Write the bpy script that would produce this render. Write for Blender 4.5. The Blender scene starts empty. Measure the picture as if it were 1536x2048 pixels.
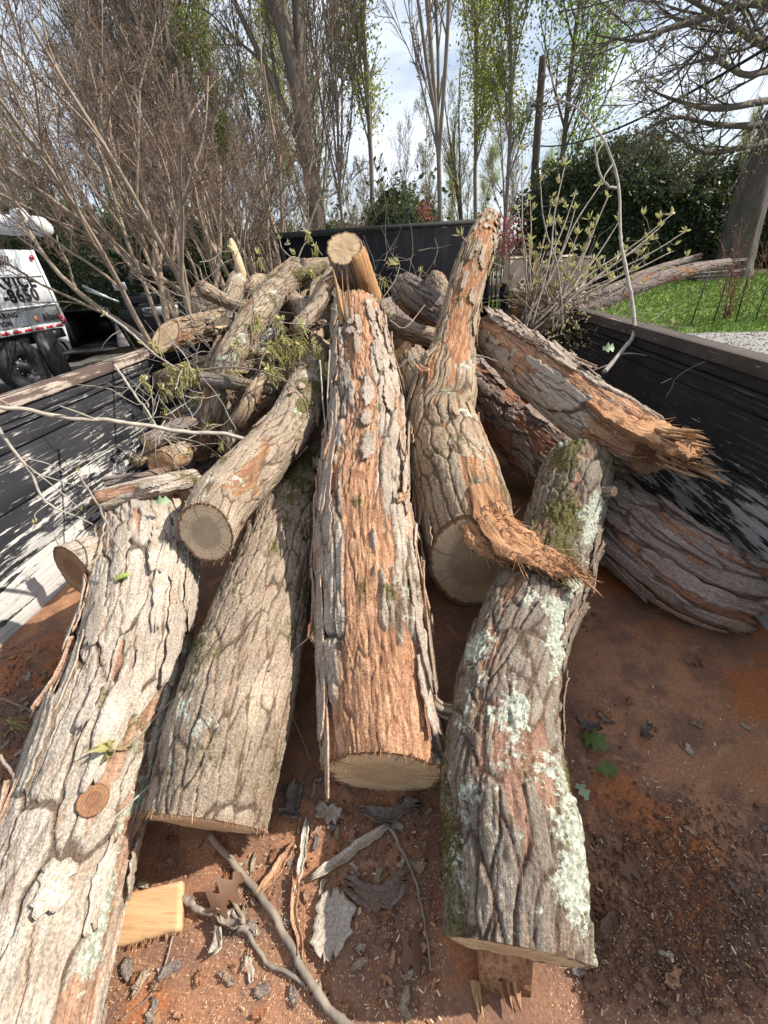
import bpy, math
import numpy as np
from mathutils import Vector, Matrix
S = bpy.context.scene
COL = S.collection
R_ = math.radians
# ------------------------------------------------------------------ camera
FPX = 769.0
PITCH, YAW, ROLL = R_(32.7), R_(5.6), R_(5.0)
CAM = np.array([0, 0, 1.75])
FW = np.array([-math.sin(YAW) * math.cos(PITCH), math.cos(YAW) * math.cos(PITCH), -math.sin(PITCH)])
_r0 = np.array([math.cos(YAW), math.sin(YAW), 0.0])
_u0 = np.cross(_r0, FW)
RT = math.cos(ROLL) * _r0 - math.sin(ROLL) * _u0
UP = math.sin(ROLL) * _r0 + math.cos(ROLL) * _u0
cam = bpy.data.cameras.new('camera')
cam.sensor_fit = 'HORIZONTAL'; cam.sensor_width = 36.0
cam.lens = 36.0 * FPX / 1536.0
cam.clip_start = 0.02; cam.clip_end = 2000
co = bpy.data.objects.new('camera', cam); COL.objects.link(co)
M = Matrix([[RT[i], UP[i], -FW[i], CAM[i]] for i in range(3)] + [[0, 0, 0, 1]])
co.matrix_world = M
S.camera = co
# ------------------------------------------------------------------ light
SUN = np.array([1.0, 0.20, 0.86]); SUN /= np.linalg.norm(SUN)
el = math.asin(SUN[2]); az = math.atan2(SUN[0], SUN[1])
w = bpy.data.worlds.new('World'); S.world = w; w.use_nodes = True
nt = w.node_tree; nt.nodes.clear()
wo = nt.nodes.new('ShaderNodeOutputWorld'); bg = nt.nodes.new('ShaderNodeBackground')
sky = nt.nodes.new('ShaderNodeTexSky'); sky.sky_type = 'NISHITA'; sky.sun_disc = False
sky.sun_elevation = el; sky.sun_rotation = az; sky.air_density = 1.0; sky.dust_density = 1.2; sky.ozone_density = 1.2
tc = nt.nodes.new('ShaderNodeTexCoord'); mp = nt.nodes.new('ShaderNodeMapping'); mp.inputs['Scale'].default_value = (1.6, 1.6, 4.5)
cn = nt.nodes.new('ShaderNodeTexNoise'); cn.inputs['Scale'].default_value = 2.1; cn.inputs['Detail'].default_value = 7; cn.inputs['Roughness'].default_value = .55
cr = nt.nodes.new('ShaderNodeMapRange'); cr.inputs['From Min'].default_value = .36; cr.inputs['From Max'].default_value = .66; cr.inputs['To Min'].default_value = .25; cr.inputs['To Max'].default_value = .95
mx = nt.nodes.new('ShaderNodeMix'); mx.data_type = 'RGBA'
mx.inputs['B'].default_value = (8.6, 9.2, 10.2, 1)
nt.links.new(tc.outputs['Generated'], mp.inputs['Vector']); nt.links.new(mp.outputs[0], cn.inputs['Vector'])
nt.links.new(cn.outputs['Fac'], cr.inputs['Value']); nt.links.new(cr.outputs[0], mx.inputs['Factor'])
nt.links.new(sky.outputs[0], mx.inputs['A']); nt.links.new(mx.outputs['Result'], bg.inputs['Color'])
bg.inputs['Strength'].default_value = 0.088
nt.links.new(bg.outputs[0], wo.inputs['Surface'])
sl = bpy.data.lights.new('sun', 'SUN'); sl.energy = 5.0; sl.angle = R_(0.53); sl.color = (1.0, .94, .84)
so = bpy.data.objects.new('sun', sl); COL.objects.link(so)
so.rotation_euler = Vector(SUN).to_track_quat('Z', 'Y').to_euler()
S.view_settings.view_transform = 'Standard'; S.view_settings.look = 'None'
S.view_settings.exposure = 0.62; S.view_settings.gamma = 1.0; S.view_settings.use_curve_mapping = False
S.cycles.max_bounces = 6; S.cycles.diffuse_bounces = 3; S.cycles.transparent_max_bounces = 8
# ------------------------------------------------------------------ maths
def ray(px, py): return FW + RT * (px - 768) / FPX - UP * (py - 1024) / FPX
def at(px, py, D): return CAM + ray(px, py) * D
def onz(px, py, z):
    d = ray(px, py); return CAM + d * (z - CAM[2]) / d[2]
def rng(s): return np.random.default_rng(s)
def nrm(v): return v / (np.linalg.norm(v, axis=-1, keepdims=True) + 1e-12)
def _h(i, j, k, seed):
    x = (i.astype(np.int64) * 374761393 + j.astype(np.int64) * 668265263 + k.astype(np.int64) * 1440662683 + seed * 97531).astype(np.uint32)
    x = (x ^ (x >> np.uint32(13))) * np.uint32(1274126177)
    x = (x ^ (x >> np.uint32(15))) * np.uint32(2246822519)
    x ^= x >> np.uint32(16)
    return x.astype(np.float32) * np.float32(1 / 4294967296.0)
def vnoise(p, seed=0):
    f = np.floor(p); t = (p - f).astype(np.float32); f = f.astype(np.int64); t = t * t * (3 - 2 * t)
    i, j, k = f[..., 0], f[..., 1], f[..., 2]; a, b, c = t[..., 0], t[..., 1], t[..., 2]
    def L(x, y, q): return x + (y - x) * q
    r = [[L(_h(i, j + y, k + z, seed), _h(i + 1, j + y, k + z, seed), a) for y in (0, 1)] for z in (0, 1)]
    return L(L(r[0][0], r[0][1], b), L(r[1][0], r[1][1], b), c)
def fbm(p, octv=3, seed=0):
    s = 0; a = 1; n = 0
    for o in range(octv):
        s = s + a * vnoise(p * (2 ** o) + o * 17.3, seed + o); n += a; a *= .5
    return s / n
def worley(u, v, N, seed):
    ui = np.floor(u).astype(np.int64); vi = np.floor(v).astype(np.int64)
    F1 = np.full(u.shape, 9., np.float32); F2 = F1.copy(); idd = np.zeros_like(F1); off = np.zeros_like(F1); z = np.zeros_like(ui)
    for a in (-1, 0, 1):
        for b in (-1, 0, 1):
            cu = ui + a; cv = vi + b; cm = np.mod(cv, N)
            jx = _h(cu, cm, z, seed); jy = _h(cu, cm, z, seed + 7); ii = _h(cu, cm, z, seed + 13)
            du = u - (cu + jx); dv = v - (cv + jy); d = np.sqrt(du * du + dv * dv).astype(np.float32)
            n1 = d < F1
            F2 = np.where(n1, F1, np.minimum(F2, d)); idd = np.where(n1, ii, idd); off = np.where(n1, du, off); F1 = np.where(n1, d, F1)
    return F1, F2, idd, off
def sst(x, a, b):
    t = np.clip((x - a) / (b - a), 0, 1); return t * t * (3 - 2 * t)
# ------------------------------------------------------------------ mesh + objects
def mesh_np(name, V, Fs, mat=None, smooth=False, attrs=None):
    if isinstance(Fs, np.ndarray): Fs = [Fs]
    me = bpy.data.meshes.new(name); V = np.asarray(V, np.float32)
    me.vertices.add(len(V)); me.vertices.foreach_set('co', V.ravel())
    Fs = [np.asarray(f, np.int32) for f in Fs if len(f)]
    loops = np.concatenate([f.ravel() for f in Fs]); tot = np.concatenate([np.full(len(f), f.shape[1], np.int32) for f in Fs])
    me.loops.add(len(loops)); me.loops.foreach_set('vertex_index', loops)
    me.polygons.add(len(tot)); me.polygons.foreach_set('loop_start', np.concatenate([[0], np.cumsum(tot)[:-1]]).astype(np.int32))
    me.polygons.foreach_set('loop_total', tot)
    if smooth: me.polygons.foreach_set('use_smooth', np.ones(len(tot), bool))
    for k, a in (attrs or {}).items():
        a = np.asarray(a, np.float32)
        if a.ndim == 2 and a.shape[1] == 3:
            at_ = me.attributes.new(k, 'FLOAT_VECTOR', 'POINT'); at_.data.foreach_set('vector', a.ravel())
        else:
            at_ = me.attributes.new(k, 'FLOAT', 'POINT'); at_.data.foreach_set('value', a.ravel())
    me.update(calc_edges=True)
    if mat: me.materials.append(mat)
    return me
WL = {}
def setp(o, label=None, cat=None, group=None, kind=None):
    if label: o['label'] = label
    if cat: o['category'] = cat
    if group: o['group'] = group
    if kind: o['kind'] = kind
    return o
def thing(name, loc, label, cat, group=None):
    o = bpy.data.objects.new(name, None); o.empty_display_size = .1; COL.objects.link(o); o.location = tuple(loc); WL[o] = np.array(loc, float)
    return setp(o, label, cat, group)
def obj(name, V, F, mat, parent=None, smooth=False, attrs=None, **kw):
    loc = WL.get(parent, np.zeros(3))
    me = mesh_np(name, np.asarray(V) - loc, F, mat, smooth, attrs)
    o = bpy.data.objects.new(name, me); COL.objects.link(o)
    if parent is not None: o.parent = parent; WL[o] = loc
    return setp(o, **kw)
def link_mesh(name, me, parent=None, loc=(0, 0, 0), rot=(0, 0, 0), sc=1, **kw):
    o = bpy.data.objects.new(name, me); COL.objects.link(o); o.location = tuple(loc); o.rotation_euler = rot
    o.scale = (sc,) * 3 if np.isscalar(sc) else sc
    if parent is not None: o.parent = parent
    return setp(o, **kw)
def copy_tree(o, parent=None):
    c = o.copy(); COL.objects.link(c)
    if parent is not None: c.parent = parent
    for ch in [x for x in o.children]: copy_tree(ch, c)
    return c
BF = np.array([[0, 3, 2, 1], [4, 5, 6, 7], [0, 1, 5, 4], [1, 2, 6, 5], [2, 3, 7, 6], [3, 0, 4, 7]])
class MB:
    def __init__(s): s.V = []; s.F = {}; s.n = 0
    def add(s, V, F):
        V = np.asarray(V, float); F = np.asarray(F)
        s.V.append(V); s.F.setdefault(F.shape[1], []).append(F + s.n); s.n += len(V); return s
    def box(s, a, b, M=None, bev=0.0):
        a = np.array(a, float); b = np.array(b, float); lo = np.minimum(a, b); hi = np.maximum(a, b)
        if bev > 0:
            # chamfered box: 24 vertices
            V = []; idx = {}
            for sx in (0, 1):
                for sy in (0, 1):
                    for sz in (0, 1):
                        c = np.array([hi[0] if sx else lo[0], hi[1] if sy else lo[1], hi[2] if sz else lo[2]])
                        for ax in range(3):
                            p = c.copy()
                            for k in range(3):
                                if k != ax: p[k] += (-bev if (sx, sy, sz)[k] else bev)
                            idx[(sx, sy, sz, ax)] = len(V); V.append(p)
            F4 = []; F3 = []
            for ax in range(3):
                o1, o2 = [k for k in range(3) if k != ax]
                for sd in (0, 1):
                    q = []
                    for (i, j) in ((0, 0), (1, 0), (1, 1), (0, 1)):
                        k = [0, 0, 0]; k[ax] = sd; k[o1] = i; k[o2] = j; q.append(idx[(*k, ax)])
                    F4.append(q)
                for (i, j) in ((0, 0), (1, 0), (1, 1), (0, 1)):
                    k0 = [0, 0, 0]; k1 = [0, 0, 0]; k0[ax] = 0; k1[ax] = 1
                    for k in (k0, k1): k[o1] = i; k[o2] = j
                    F4.append([idx[(*k0, o1)], idx[(*k1, o1)], idx[(*k1, o2)], idx[(*k0, o2)]])
            for sx in (0, 1):
                for sy in (0, 1):
                    for sz in (0, 1): F3.append([idx[(sx, sy, sz, k)] for k in range(3)])
            V = np.array(V)
            if M is not None: V = M(V)
            n = s.n; s.V.append(V); s.n += len(V)
            s.F.setdefault(4, []).append(np.array(F4) + n); s.F.setdefault(3, []).append(np.array(F3) + n)
            return s
        x0, y0, z0 = lo; x1, y1, z1 = hi
        V = np.array([[x0, y0, z0], [x1, y0, z0], [x1, y1, z0], [x0, y1, z0], [x0, y0, z1], [x1, y0, z1], [x1, y1, z1], [x0, y1, z1]])
        if M is not None: V = M(V)
        return s.add(V, BF)
    def hexa(s, P): return s.add(P, BF)
    def tube(s, pts, rad, n=8, caps=True):
        pts = np.array(pts, float)[None]; rad = np.broadcast_to(np.array(rad, float), (pts.shape[1],))[None]
        V, F = tubes(pts, rad, n); s.add(V, F)
        if caps:
            m = pts.shape[1]; b = s.n - len(V)
            s.F.setdefault(n, []).append(np.array([list(range(n))[::-1], list(range((m - 1) * n, m * n))]) + b)
        return s
    def fs(s): return [np.concatenate(v) for v in s.F.values()]
    def build(s, name, mat, parent=None, smooth=False, **kw):
        return obj(name, np.concatenate(s.V), s.fs(), mat, parent, smooth, **kw)
    def mesh(s, name, mat, smooth=False): return mesh_np(name, np.concatenate(s.V), s.fs(), mat, smooth)
def tubes(P, R, n=4):
    """P (K,m,3) R (K,m) -> open tubes"""
    K, m, _ = P.shape
    T = np.empty_like(P); T[:, 1:-1] = P[:, 2:] - P[:, :-2]; T[:, 0] = P[:, 1] - P[:, 0]; T[:, -1] = P[:, -1] - P[:, -2]
    T = nrm(T); D = nrm(P[:, -1] - P[:, 0]); ref = np.where(np.abs(D[:, 2:3]) < .8, np.array([[0, 0, 1.]]), np.array([[1., 0, 0]]))
    A = nrm(np.cross(T, ref[:, None, :])); B = np.cross(T, A)
    a = np.arange(n) * 2 * np.pi / n
    V = P[:, :, None, :] + R[:, :, None, None] * (A[:, :, None, :] * np.cos(a)[None, None, :, None] + B[:, :, None, :] * np.sin(a)[None, None, :, None])
    k = np.arange(K)[:, None, None] * m * n; i = np.arange(m - 1)[None, :, None] * n; j = np.arange(n)[None, None, :]; j2 = (j + 1) % n
    F = np.stack([k + i + j, k + i + j2, k + i + n + j2, k + i + n + j], -1).reshape(-1, 4)
    return V.reshape(-1, 3), F
def crom(P, n):
    P = np.array(P, float); m = len(P); Q = np.vstack([2 * P[0] - P[1], P, 2 * P[-1] - P[-2]])
    t = np.linspace(0, m - 1 - 1e-9, n); i = t.astype(int); f = (t - i)[:, None]
    a, b, c, d = Q[i], Q[i + 1], Q[i + 2], Q[i + 3]
    return .5 * (2 * b + (c - a) * f + (2 * a - 5 * b + 4 * c - d) * f ** 2 + (3 * b - a - 3 * c + d) * f ** 3)
# ------------------------------------------------------------------ materials
class NT:
    def __init__(s, name):
        s.m = bpy.data.materials.new(name); s.m.use_nodes = True; s.t = s.m.node_tree
        s.b = s.t.nodes['Principled BSDF']; s.b.inputs['Roughness'].default_value = .85
    def put(s, i, v):
        if hasattr(v, 'is_output') or isinstance(v, bpy.types.NodeSocket): s.t.links.new(v, i)
        elif isinstance(v, (tuple, list)) and len(v) == 3 and i.type == 'RGBA': i.default_value = (*v, 1)
        else: i.default_value = v
    def node(s, ty, **k):
        n = s.t.nodes.new(ty)
        for a, v in k.items():
            if a.startswith('_'): setattr(n, a[1:], v)
            else: s.put(n.inputs[a.replace('__', ' ')], v)
        return n
    def attr(s, name, vec=False):
        n = s.node('ShaderNodeAttribute', _attribute_name=name); return n.outputs['Vector' if vec else 'Fac']
    def obj(s): return s.node('ShaderNodeTexCoord').outputs['Object']
    def map(s, v, sc=(1, 1, 1), rot=(0, 0, 0)): return s.node('ShaderNodeMapping', Vector=v, Scale=sc, Rotation=rot).outputs[0]
    def noise(s, v, sc, det=4, rough=.55, dist=0): return s.node('ShaderNodeTexNoise', Vector=v, Scale=sc, Detail=det, Roughness=rough, Distortion=dist).outputs['Fac']
    def vor(s, v, sc, out='Distance', feat='F1'): return s.node('ShaderNodeTexVoronoi', _feature=feat, Vector=v, Scale=sc).outputs[out]
    def rng(s, v, a, b, c=0., d=1.): return s.node('ShaderNodeMapRange', Value=v, From__Min=a, From__Max=b, To__Min=c, To__Max=d).outputs[0]
    def mix(s, f, a, b, bl='MIX'):
        n = s.node('ShaderNodeMix', _data_type='RGBA', _blend_type=bl); s.put(n.inputs['Factor'], f); s.put(n.inputs[6], a); s.put(n.inputs[7], b); return n.outputs[2]
    def math(s, op, a, b=0., c=0.):
        n = s.node('ShaderNodeMath', _operation=op); s.put(n.inputs[0], a); s.put(n.inputs[1], b); s.put(n.inputs[2], c); return n.outputs[0]
    def bump(s, h, st=.5, d=.01, nrm=None):
        n = s.node('ShaderNodeBump', Height=h, Strength=st, Distance=d)
        if nrm: s.put(n.inputs['Normal'], nrm)
        return n.outputs[0]
    def fin(s, col, rough=.85, nrm=None, spec=.3, metal=0):
        s.put(s.b.inputs['Base Color'], col); s.put(s.b.inputs['Roughness'], rough)
        s.b.inputs['Specular IOR Level'].default_value = spec; s.b.inputs['Metallic'].default_value = metal
        if nrm: s.put(s.b.inputs['Normal'], nrm)
        return s.m
def mflat(name, c, rough=.6, var=.25, sc=8, bump=.0, spec=.4, metal=0):
    n = NT(name); o = n.obj(); f = n.noise(o, sc, 5)
    c2 = tuple(x * (1 - var) for x in c); c1 = tuple(min(1, x * (1 + var)) for x in c)
    col = n.mix(n.rng(f, .3, .7), c2, c1)
    return n.fin(col, rough, n.bump(f, bump, .01) if bump else None, spec, metal)
def bark_mat(name, pa, pb, bare1, bare2, fur=(.085, .055, .038)):
    n = NT(name); q = n.attr('lc', True); idd = n.attr('pid'); edge = n.attr('edge'); bare = n.attr('bare'); lich = n.attr('lich'); moss = n.attr('moss')
    st = n.map(q, (1, 1, .16)); fine = n.noise(q, 210, 3, .7); strk = n.noise(st, 90, 5, .65); big = n.noise(q, 9, 4, .6)
    col = n.mix(n.rng(big, .35, .65), pa, pb)
    col = n.mix(n.rng(idd, 0, 1, 0, .45), col, tuple(x * .55 for x in pb))
    col = n.mix(n.rng(strk, .35, .7, .45, 0), col, tuple(x * .4 for x in pa))
    col = n.mix(n.rng(n.noise(n.map(q, (1, 1, .4)), 28, 4), .52, .68, 0, .6), col, (.27, .18, .12))
    col = n.mix(n.rng(edge, .1, .6, .85, 0), col, fur)
    bc = n.mix(n.rng(strk, .35, .65), bare2, bare1)
    bc = n.mix(n.rng(n.noise(st, 30, 4), .5, .75, 0, .55), bc, (.17, .085, .05))
    bc = n.mix(n.rng(edge, .2, .7, .55, 0), bc, (.13, .06, .035)); col = n.mix(bare, col, bc)
    mc = n.mix(n.rng(fine, .35, .65), (.045, .042, .016), (.14, .12, .045))
    col = n.mix(n.rng(n.math('ADD', moss, n.math('MULTIPLY', n.math('SUBTRACT', n.noise(q, 60, 4, .7), .5), .9)), .35, .6), col, mc)
    lc = n.mix(n.rng(n.noise(q, 120, 3), .35, .65), (.22, .235, .175), (.52, .53, .445))
    col = n.mix(n.rng(n.math('ADD', lich, n.math('MULTIPLY', n.math('SUBTRACT', n.noise(q, 55, 6, .8), .5), 1.7)), .42, .52), col, lc)
    col = n.mix(.62, col, n.mix(n.rng(fine, .36, .62), (.25, .24, .23), (1.0, 1.0, 1.0)), 'MULTIPLY')
    col = n.mix(1.0, col, (1.32, 1.32, 1.32), 'MULTIPLY')
    h = n.math('ADD', n.math('MULTIPLY', fine, .6), strk)
    return n.fin(col, .93, n.bump(h, 1.0, .006), .15)
OR1, OR2 = (.54, .325, .195), (.35, .17, .095)
MBK = {
 'grey': bark_mat('bark_grey', (.63, .55, .455), (.43, .355, .285), (.42, .27, .18), (.26, .15, .10)),
 'tan': bark_mat('bark_tan', (.49, .39, .29), (.31, .235, .175), (.36, .21, .12), (.22, .12, .07)),
 'plated': bark_mat('bark_plated', (.55, .465, .375), (.36, .285, .225), OR1, OR2),
 'brown': bark_mat('bark_brown', (.47, .37, .26), (.36, .25, .155), (.46, .25, .13), (.30, .14, .07)),
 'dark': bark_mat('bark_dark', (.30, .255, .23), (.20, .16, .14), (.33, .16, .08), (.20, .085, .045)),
 'red': bark_mat('bark_red', (.43, .345, .30), (.27, .195, .165), (.38, .20, .125), (.23, .11, .07)),
 'moss': bark_mat('bark_mossy', (.32, .27, .215), (.22, .175, .14), (.36, .215, .15), (.20, .115, .085)),
}
def cut_mat(name, sap, heart, dk=1.0):
    n = NT(name); o = n.obj(); rad = n.attr('rad')
    wv = n.node('ShaderNodeTexWave', _wave_type='RINGS', _rings_direction='Z', Vector=o, Scale=34, Distortion=5., Detail=4, Detail__Scale=1.2).outputs['Fac']
    saw = n.node('ShaderNodeTexWave', _wave_type='BANDS', _bands_direction='X', Vector=n.map(o, (1, 1, 1), (0, 0, .9)), Scale=60, Distortion=2.5, Detail=3).outputs['Fac']
    big = n.noise(o, 14, 4)
    col = n.mix(n.rng(n.math('ADD', rad, n.math('MULTIPLY', n.math('SUBTRACT', big, .5), .35)), .5, .62), heart, sap)
    col = n.mix(n.rng(wv, .1, .9, .30, 0), col, tuple(x * .45 for x in heart))
    col = n.mix(n.rng(saw, .55, .9, 0, .28), col, tuple(min(1, x * 1.5) for x in sap))
    sx = n.node('ShaderNodeSeparateXYZ', Vector=o); ang = n.math('ARCTAN2', sx.outputs['Y'], sx.outputs['X']); chk = n.node('ShaderNodeTexNoise', _noise_dimensions='1D', W=n.math('ADD', n.math('MULTIPLY', ang, 9.), n.math('MULTIPLY', big, 3.)), Scale=1.0, Detail=3).outputs['Fac']
    col = n.mix(n.math('MULTIPLY', n.rng(chk, .62, .68), n.rng(rad, .15, .5, .0, .6)), col, tuple(x * .3 for x in heart))
    col = n.mix(n.rng(n.noise(o, 8, 5, .7), .5, .72, 0, .45), col, tuple(x * .45 for x in heart))
    col = n.mix(n.rng(rad, .90, .94), col, (.20, .10, .055))
    col = n.mix(n.rng(n.noise(o, 170, 2), .35, .65, .35, 0), col, tuple(x * .5 for x in sap))
    return n.fin(col, .8, n.bump(n.math('ADD', saw, n.math('MULTIPLY', n.noise(o, 150, 3), .6)), .5, .002), .2)
MCUT = cut_mat('cut_wood', (.76, .54, .32), (.60, .39, .22))
MCUTG = cut_mat('cut_wood_grey_heart', (.78, .57, .37), (.46, .33, .22))
MCUTD = cut_mat('cut_wood_weathered', (.42, .25, .14), (.27, .14, .08))
MCUTR = cut_mat('cut_wood_rough', (.30, .155, .085), (.20, .10, .055))
def wood_mat(name, a, b, dirn=(1, 1, .08)):
    n = NT(name); q = n.attr('lc', True); s = n.noise(n.map(q, dirn), 130, 5, .65); f = n.noise(q, 260, 3)
    col = n.mix(n.rng(s, .32, .68), b, a); col = n.mix(n.rng(f, .5, .75, 0, .4), col, tuple(x * .4 for x in b))
    return n.fin(col, .88, n.bump(s, 1.0, .010), .2)
MSPL = wood_mat('splintered_wood', (.60, .39, .22), (.34, .175, .085))
MTORN = wood_mat('torn_inner_bark', (.64, .37, .20), (.27, .115, .055))
MTWIG = mflat('twig_bark', (.24, .195, .155), .8, .35, 30, .3)
MTWIGL = mflat('twig_bark_pale', (.34, .30, .25), .8, .3, 30, .3)
def leaf_mat(name, a, b, tr=.35):
    n = NT(name); i = n.node('ShaderNodeNewGeometry').outputs['Random Per Island']
    col = n.mix(i, a, b); n.fin(col, .55, None, .35)
    t = n.node('ShaderNodeBsdfTranslucent'); n.put(t.inputs['Color'], n.mix(.4, col, (.5, .6, .1), 'MIX'))
    ms = n.node('ShaderNodeMixShader'); n.put(ms.inputs[0], tr); n.put(ms.inputs[1], n.b.outputs[0]); n.put(ms.inputs[2], t.outputs[0])
    n.t.links.new(ms.outputs[0], n.t.nodes['Material Output'].inputs['Surface']); return n.m
ML_CAT = leaf_mat('catkin_green', (.58, .52, .22), (.42, .39, .14), .25)
ML_BUD = leaf_mat('young_leaf', (.62, .55, .33), (.46, .42, .19), .3)
ML_OAK = leaf_mat('green_leaf', (.13, .19, .05), (.08, .12, .03), .15)
ML_PALE = leaf_mat('pale_leaf', (.42, .52, .36), (.30, .42, .22), .2)
ML_SPR = leaf_mat('spring_leaf', (.38, .40, .12), (.26, .30, .09), .4)
ML_SPR2 = leaf_mat('spring_leaf_fresh', (.20, .34, .08), (.14, .24, .06), .4)
ML_EV = leaf_mat('evergreen_leaf', (.028, .045, .018), (.06, .085, .038), .08)
ML_EV2 = leaf_mat('ivy_leaf', (.035, .055, .02), (.08, .10, .035), .12)
ML_RED = leaf_mat('pink_blossom', (.42, .05, .12), (.28, .03, .07), .25)
ML_DEAD = leaf_mat('dead_leaf', (.22, .12, .07), (.12, .06, .04), .15)
# ------------------------------------------------------------------ logs
F0 = .70   # bed floor height
STY = dict(
 grey=dict(Lp=.30, Wp=.046, rel=.0080, bt=.735, lich=.0, moss=.02, mat='grey', ed=.09, e2=.15),
 tan=dict(Lp=.16, Wp=.028, rel=.0055, bt=.86, lich=.03, moss=.20, mat='tan', ed=.12, e2=.2),
 plated=dict(Lp=.30, Wp=.034, rel=.0105, bt=.60, lich=.0, moss=.0, mat='plated', ed=.2),
 brown=dict(Lp=.13, Wp=.030, rel=.0052, bt=.70, lich=.0, moss=.0, mat='brown', ed=.25),
 dark=dict(Lp=.22, Wp=.040, rel=.0100, bt=.68, lich=.02, moss=.0, mat='dark', ed=.16),
 moss=dict(Lp=.10, Wp=.030, rel=.0075, bt=.72, lich=.20, moss=.30, mat='moss', ed=.22),
 small=dict(Lp=.11, Wp=.018, rel=.0050, bt=.70, lich=.06, moss=.12, mat='tan', ed=.25),
)
def kp(px, py, w, r=None, lift=0.0):
    if r is None: r = (CAM[2] - F0 - lift) / (1 - ray(px, py)[2] * 2 * FPX / w)
    return np.array([*at(px, py, 2 * FPX * r / w), r])
def end_cap(name, C, T, ring, mat, parent, rough=.0015, seed=0):
    """disc that closes a log end; C centre, ring (nv,3)"""
    nv = len(ring); n = nrm(T); nr = 14
    a = nrm(ring[0] - C); a = nrm(a - n * (a @ n)); b = np.cross(n, a)
    tt = np.linspace(0, 1, nr + 1)[1:]
    V = [C + n * .0]; rad = [0.]
    rel = ring - C
    for t in tt: V.extend(C + rel * (t * .992)); rad.extend([t] * nv)
    V = np.array(V); rad = np.array(rad)
    loc = np.stack([(V - C) @ a, (V - C) @ b, (V - C) @ n], 1)
    loc[:, 2] += (fbm(loc * 45 + seed, 3, seed) - .5) * rough * 4 * (rad < .97)
    F3 = np.array([[0, 1 + j, 1 + (j + 1) % nv] for j in range(nv)])
    i = np.arange(nr - 1)[:, None] * nv; j = np.arange(nv)[None]
    F4 = np.stack([1 + i + j, 1 + i + nv + j, 1 + i + nv + (j + 1) % nv, 1 + i + (j + 1) % nv], -1).reshape(-1, 4)
    me = mesh_np(name, loc, [F3, F4], mat, False, dict(rad=rad, lc=loc))
    o = bpy.data.objects.new(name, me); COL.objects.link(o); o.parent = parent
    Mx = Matrix([[a[k], b[k], n[k], (C - WL[parent])[k]] for k in range(3)] + [[0, 0, 0, 1]])
    o.matrix_local = Mx
    return o
LOGS = {}
def safe_n(n_, T):
    n_ = nrm(np.array(n_, float)); sg = 1 if n_ @ T >= 0 else -1
    while abs(n_ @ T) < .6: n_ = nrm(n_ + .1 * sg * T)
    return n_
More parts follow.
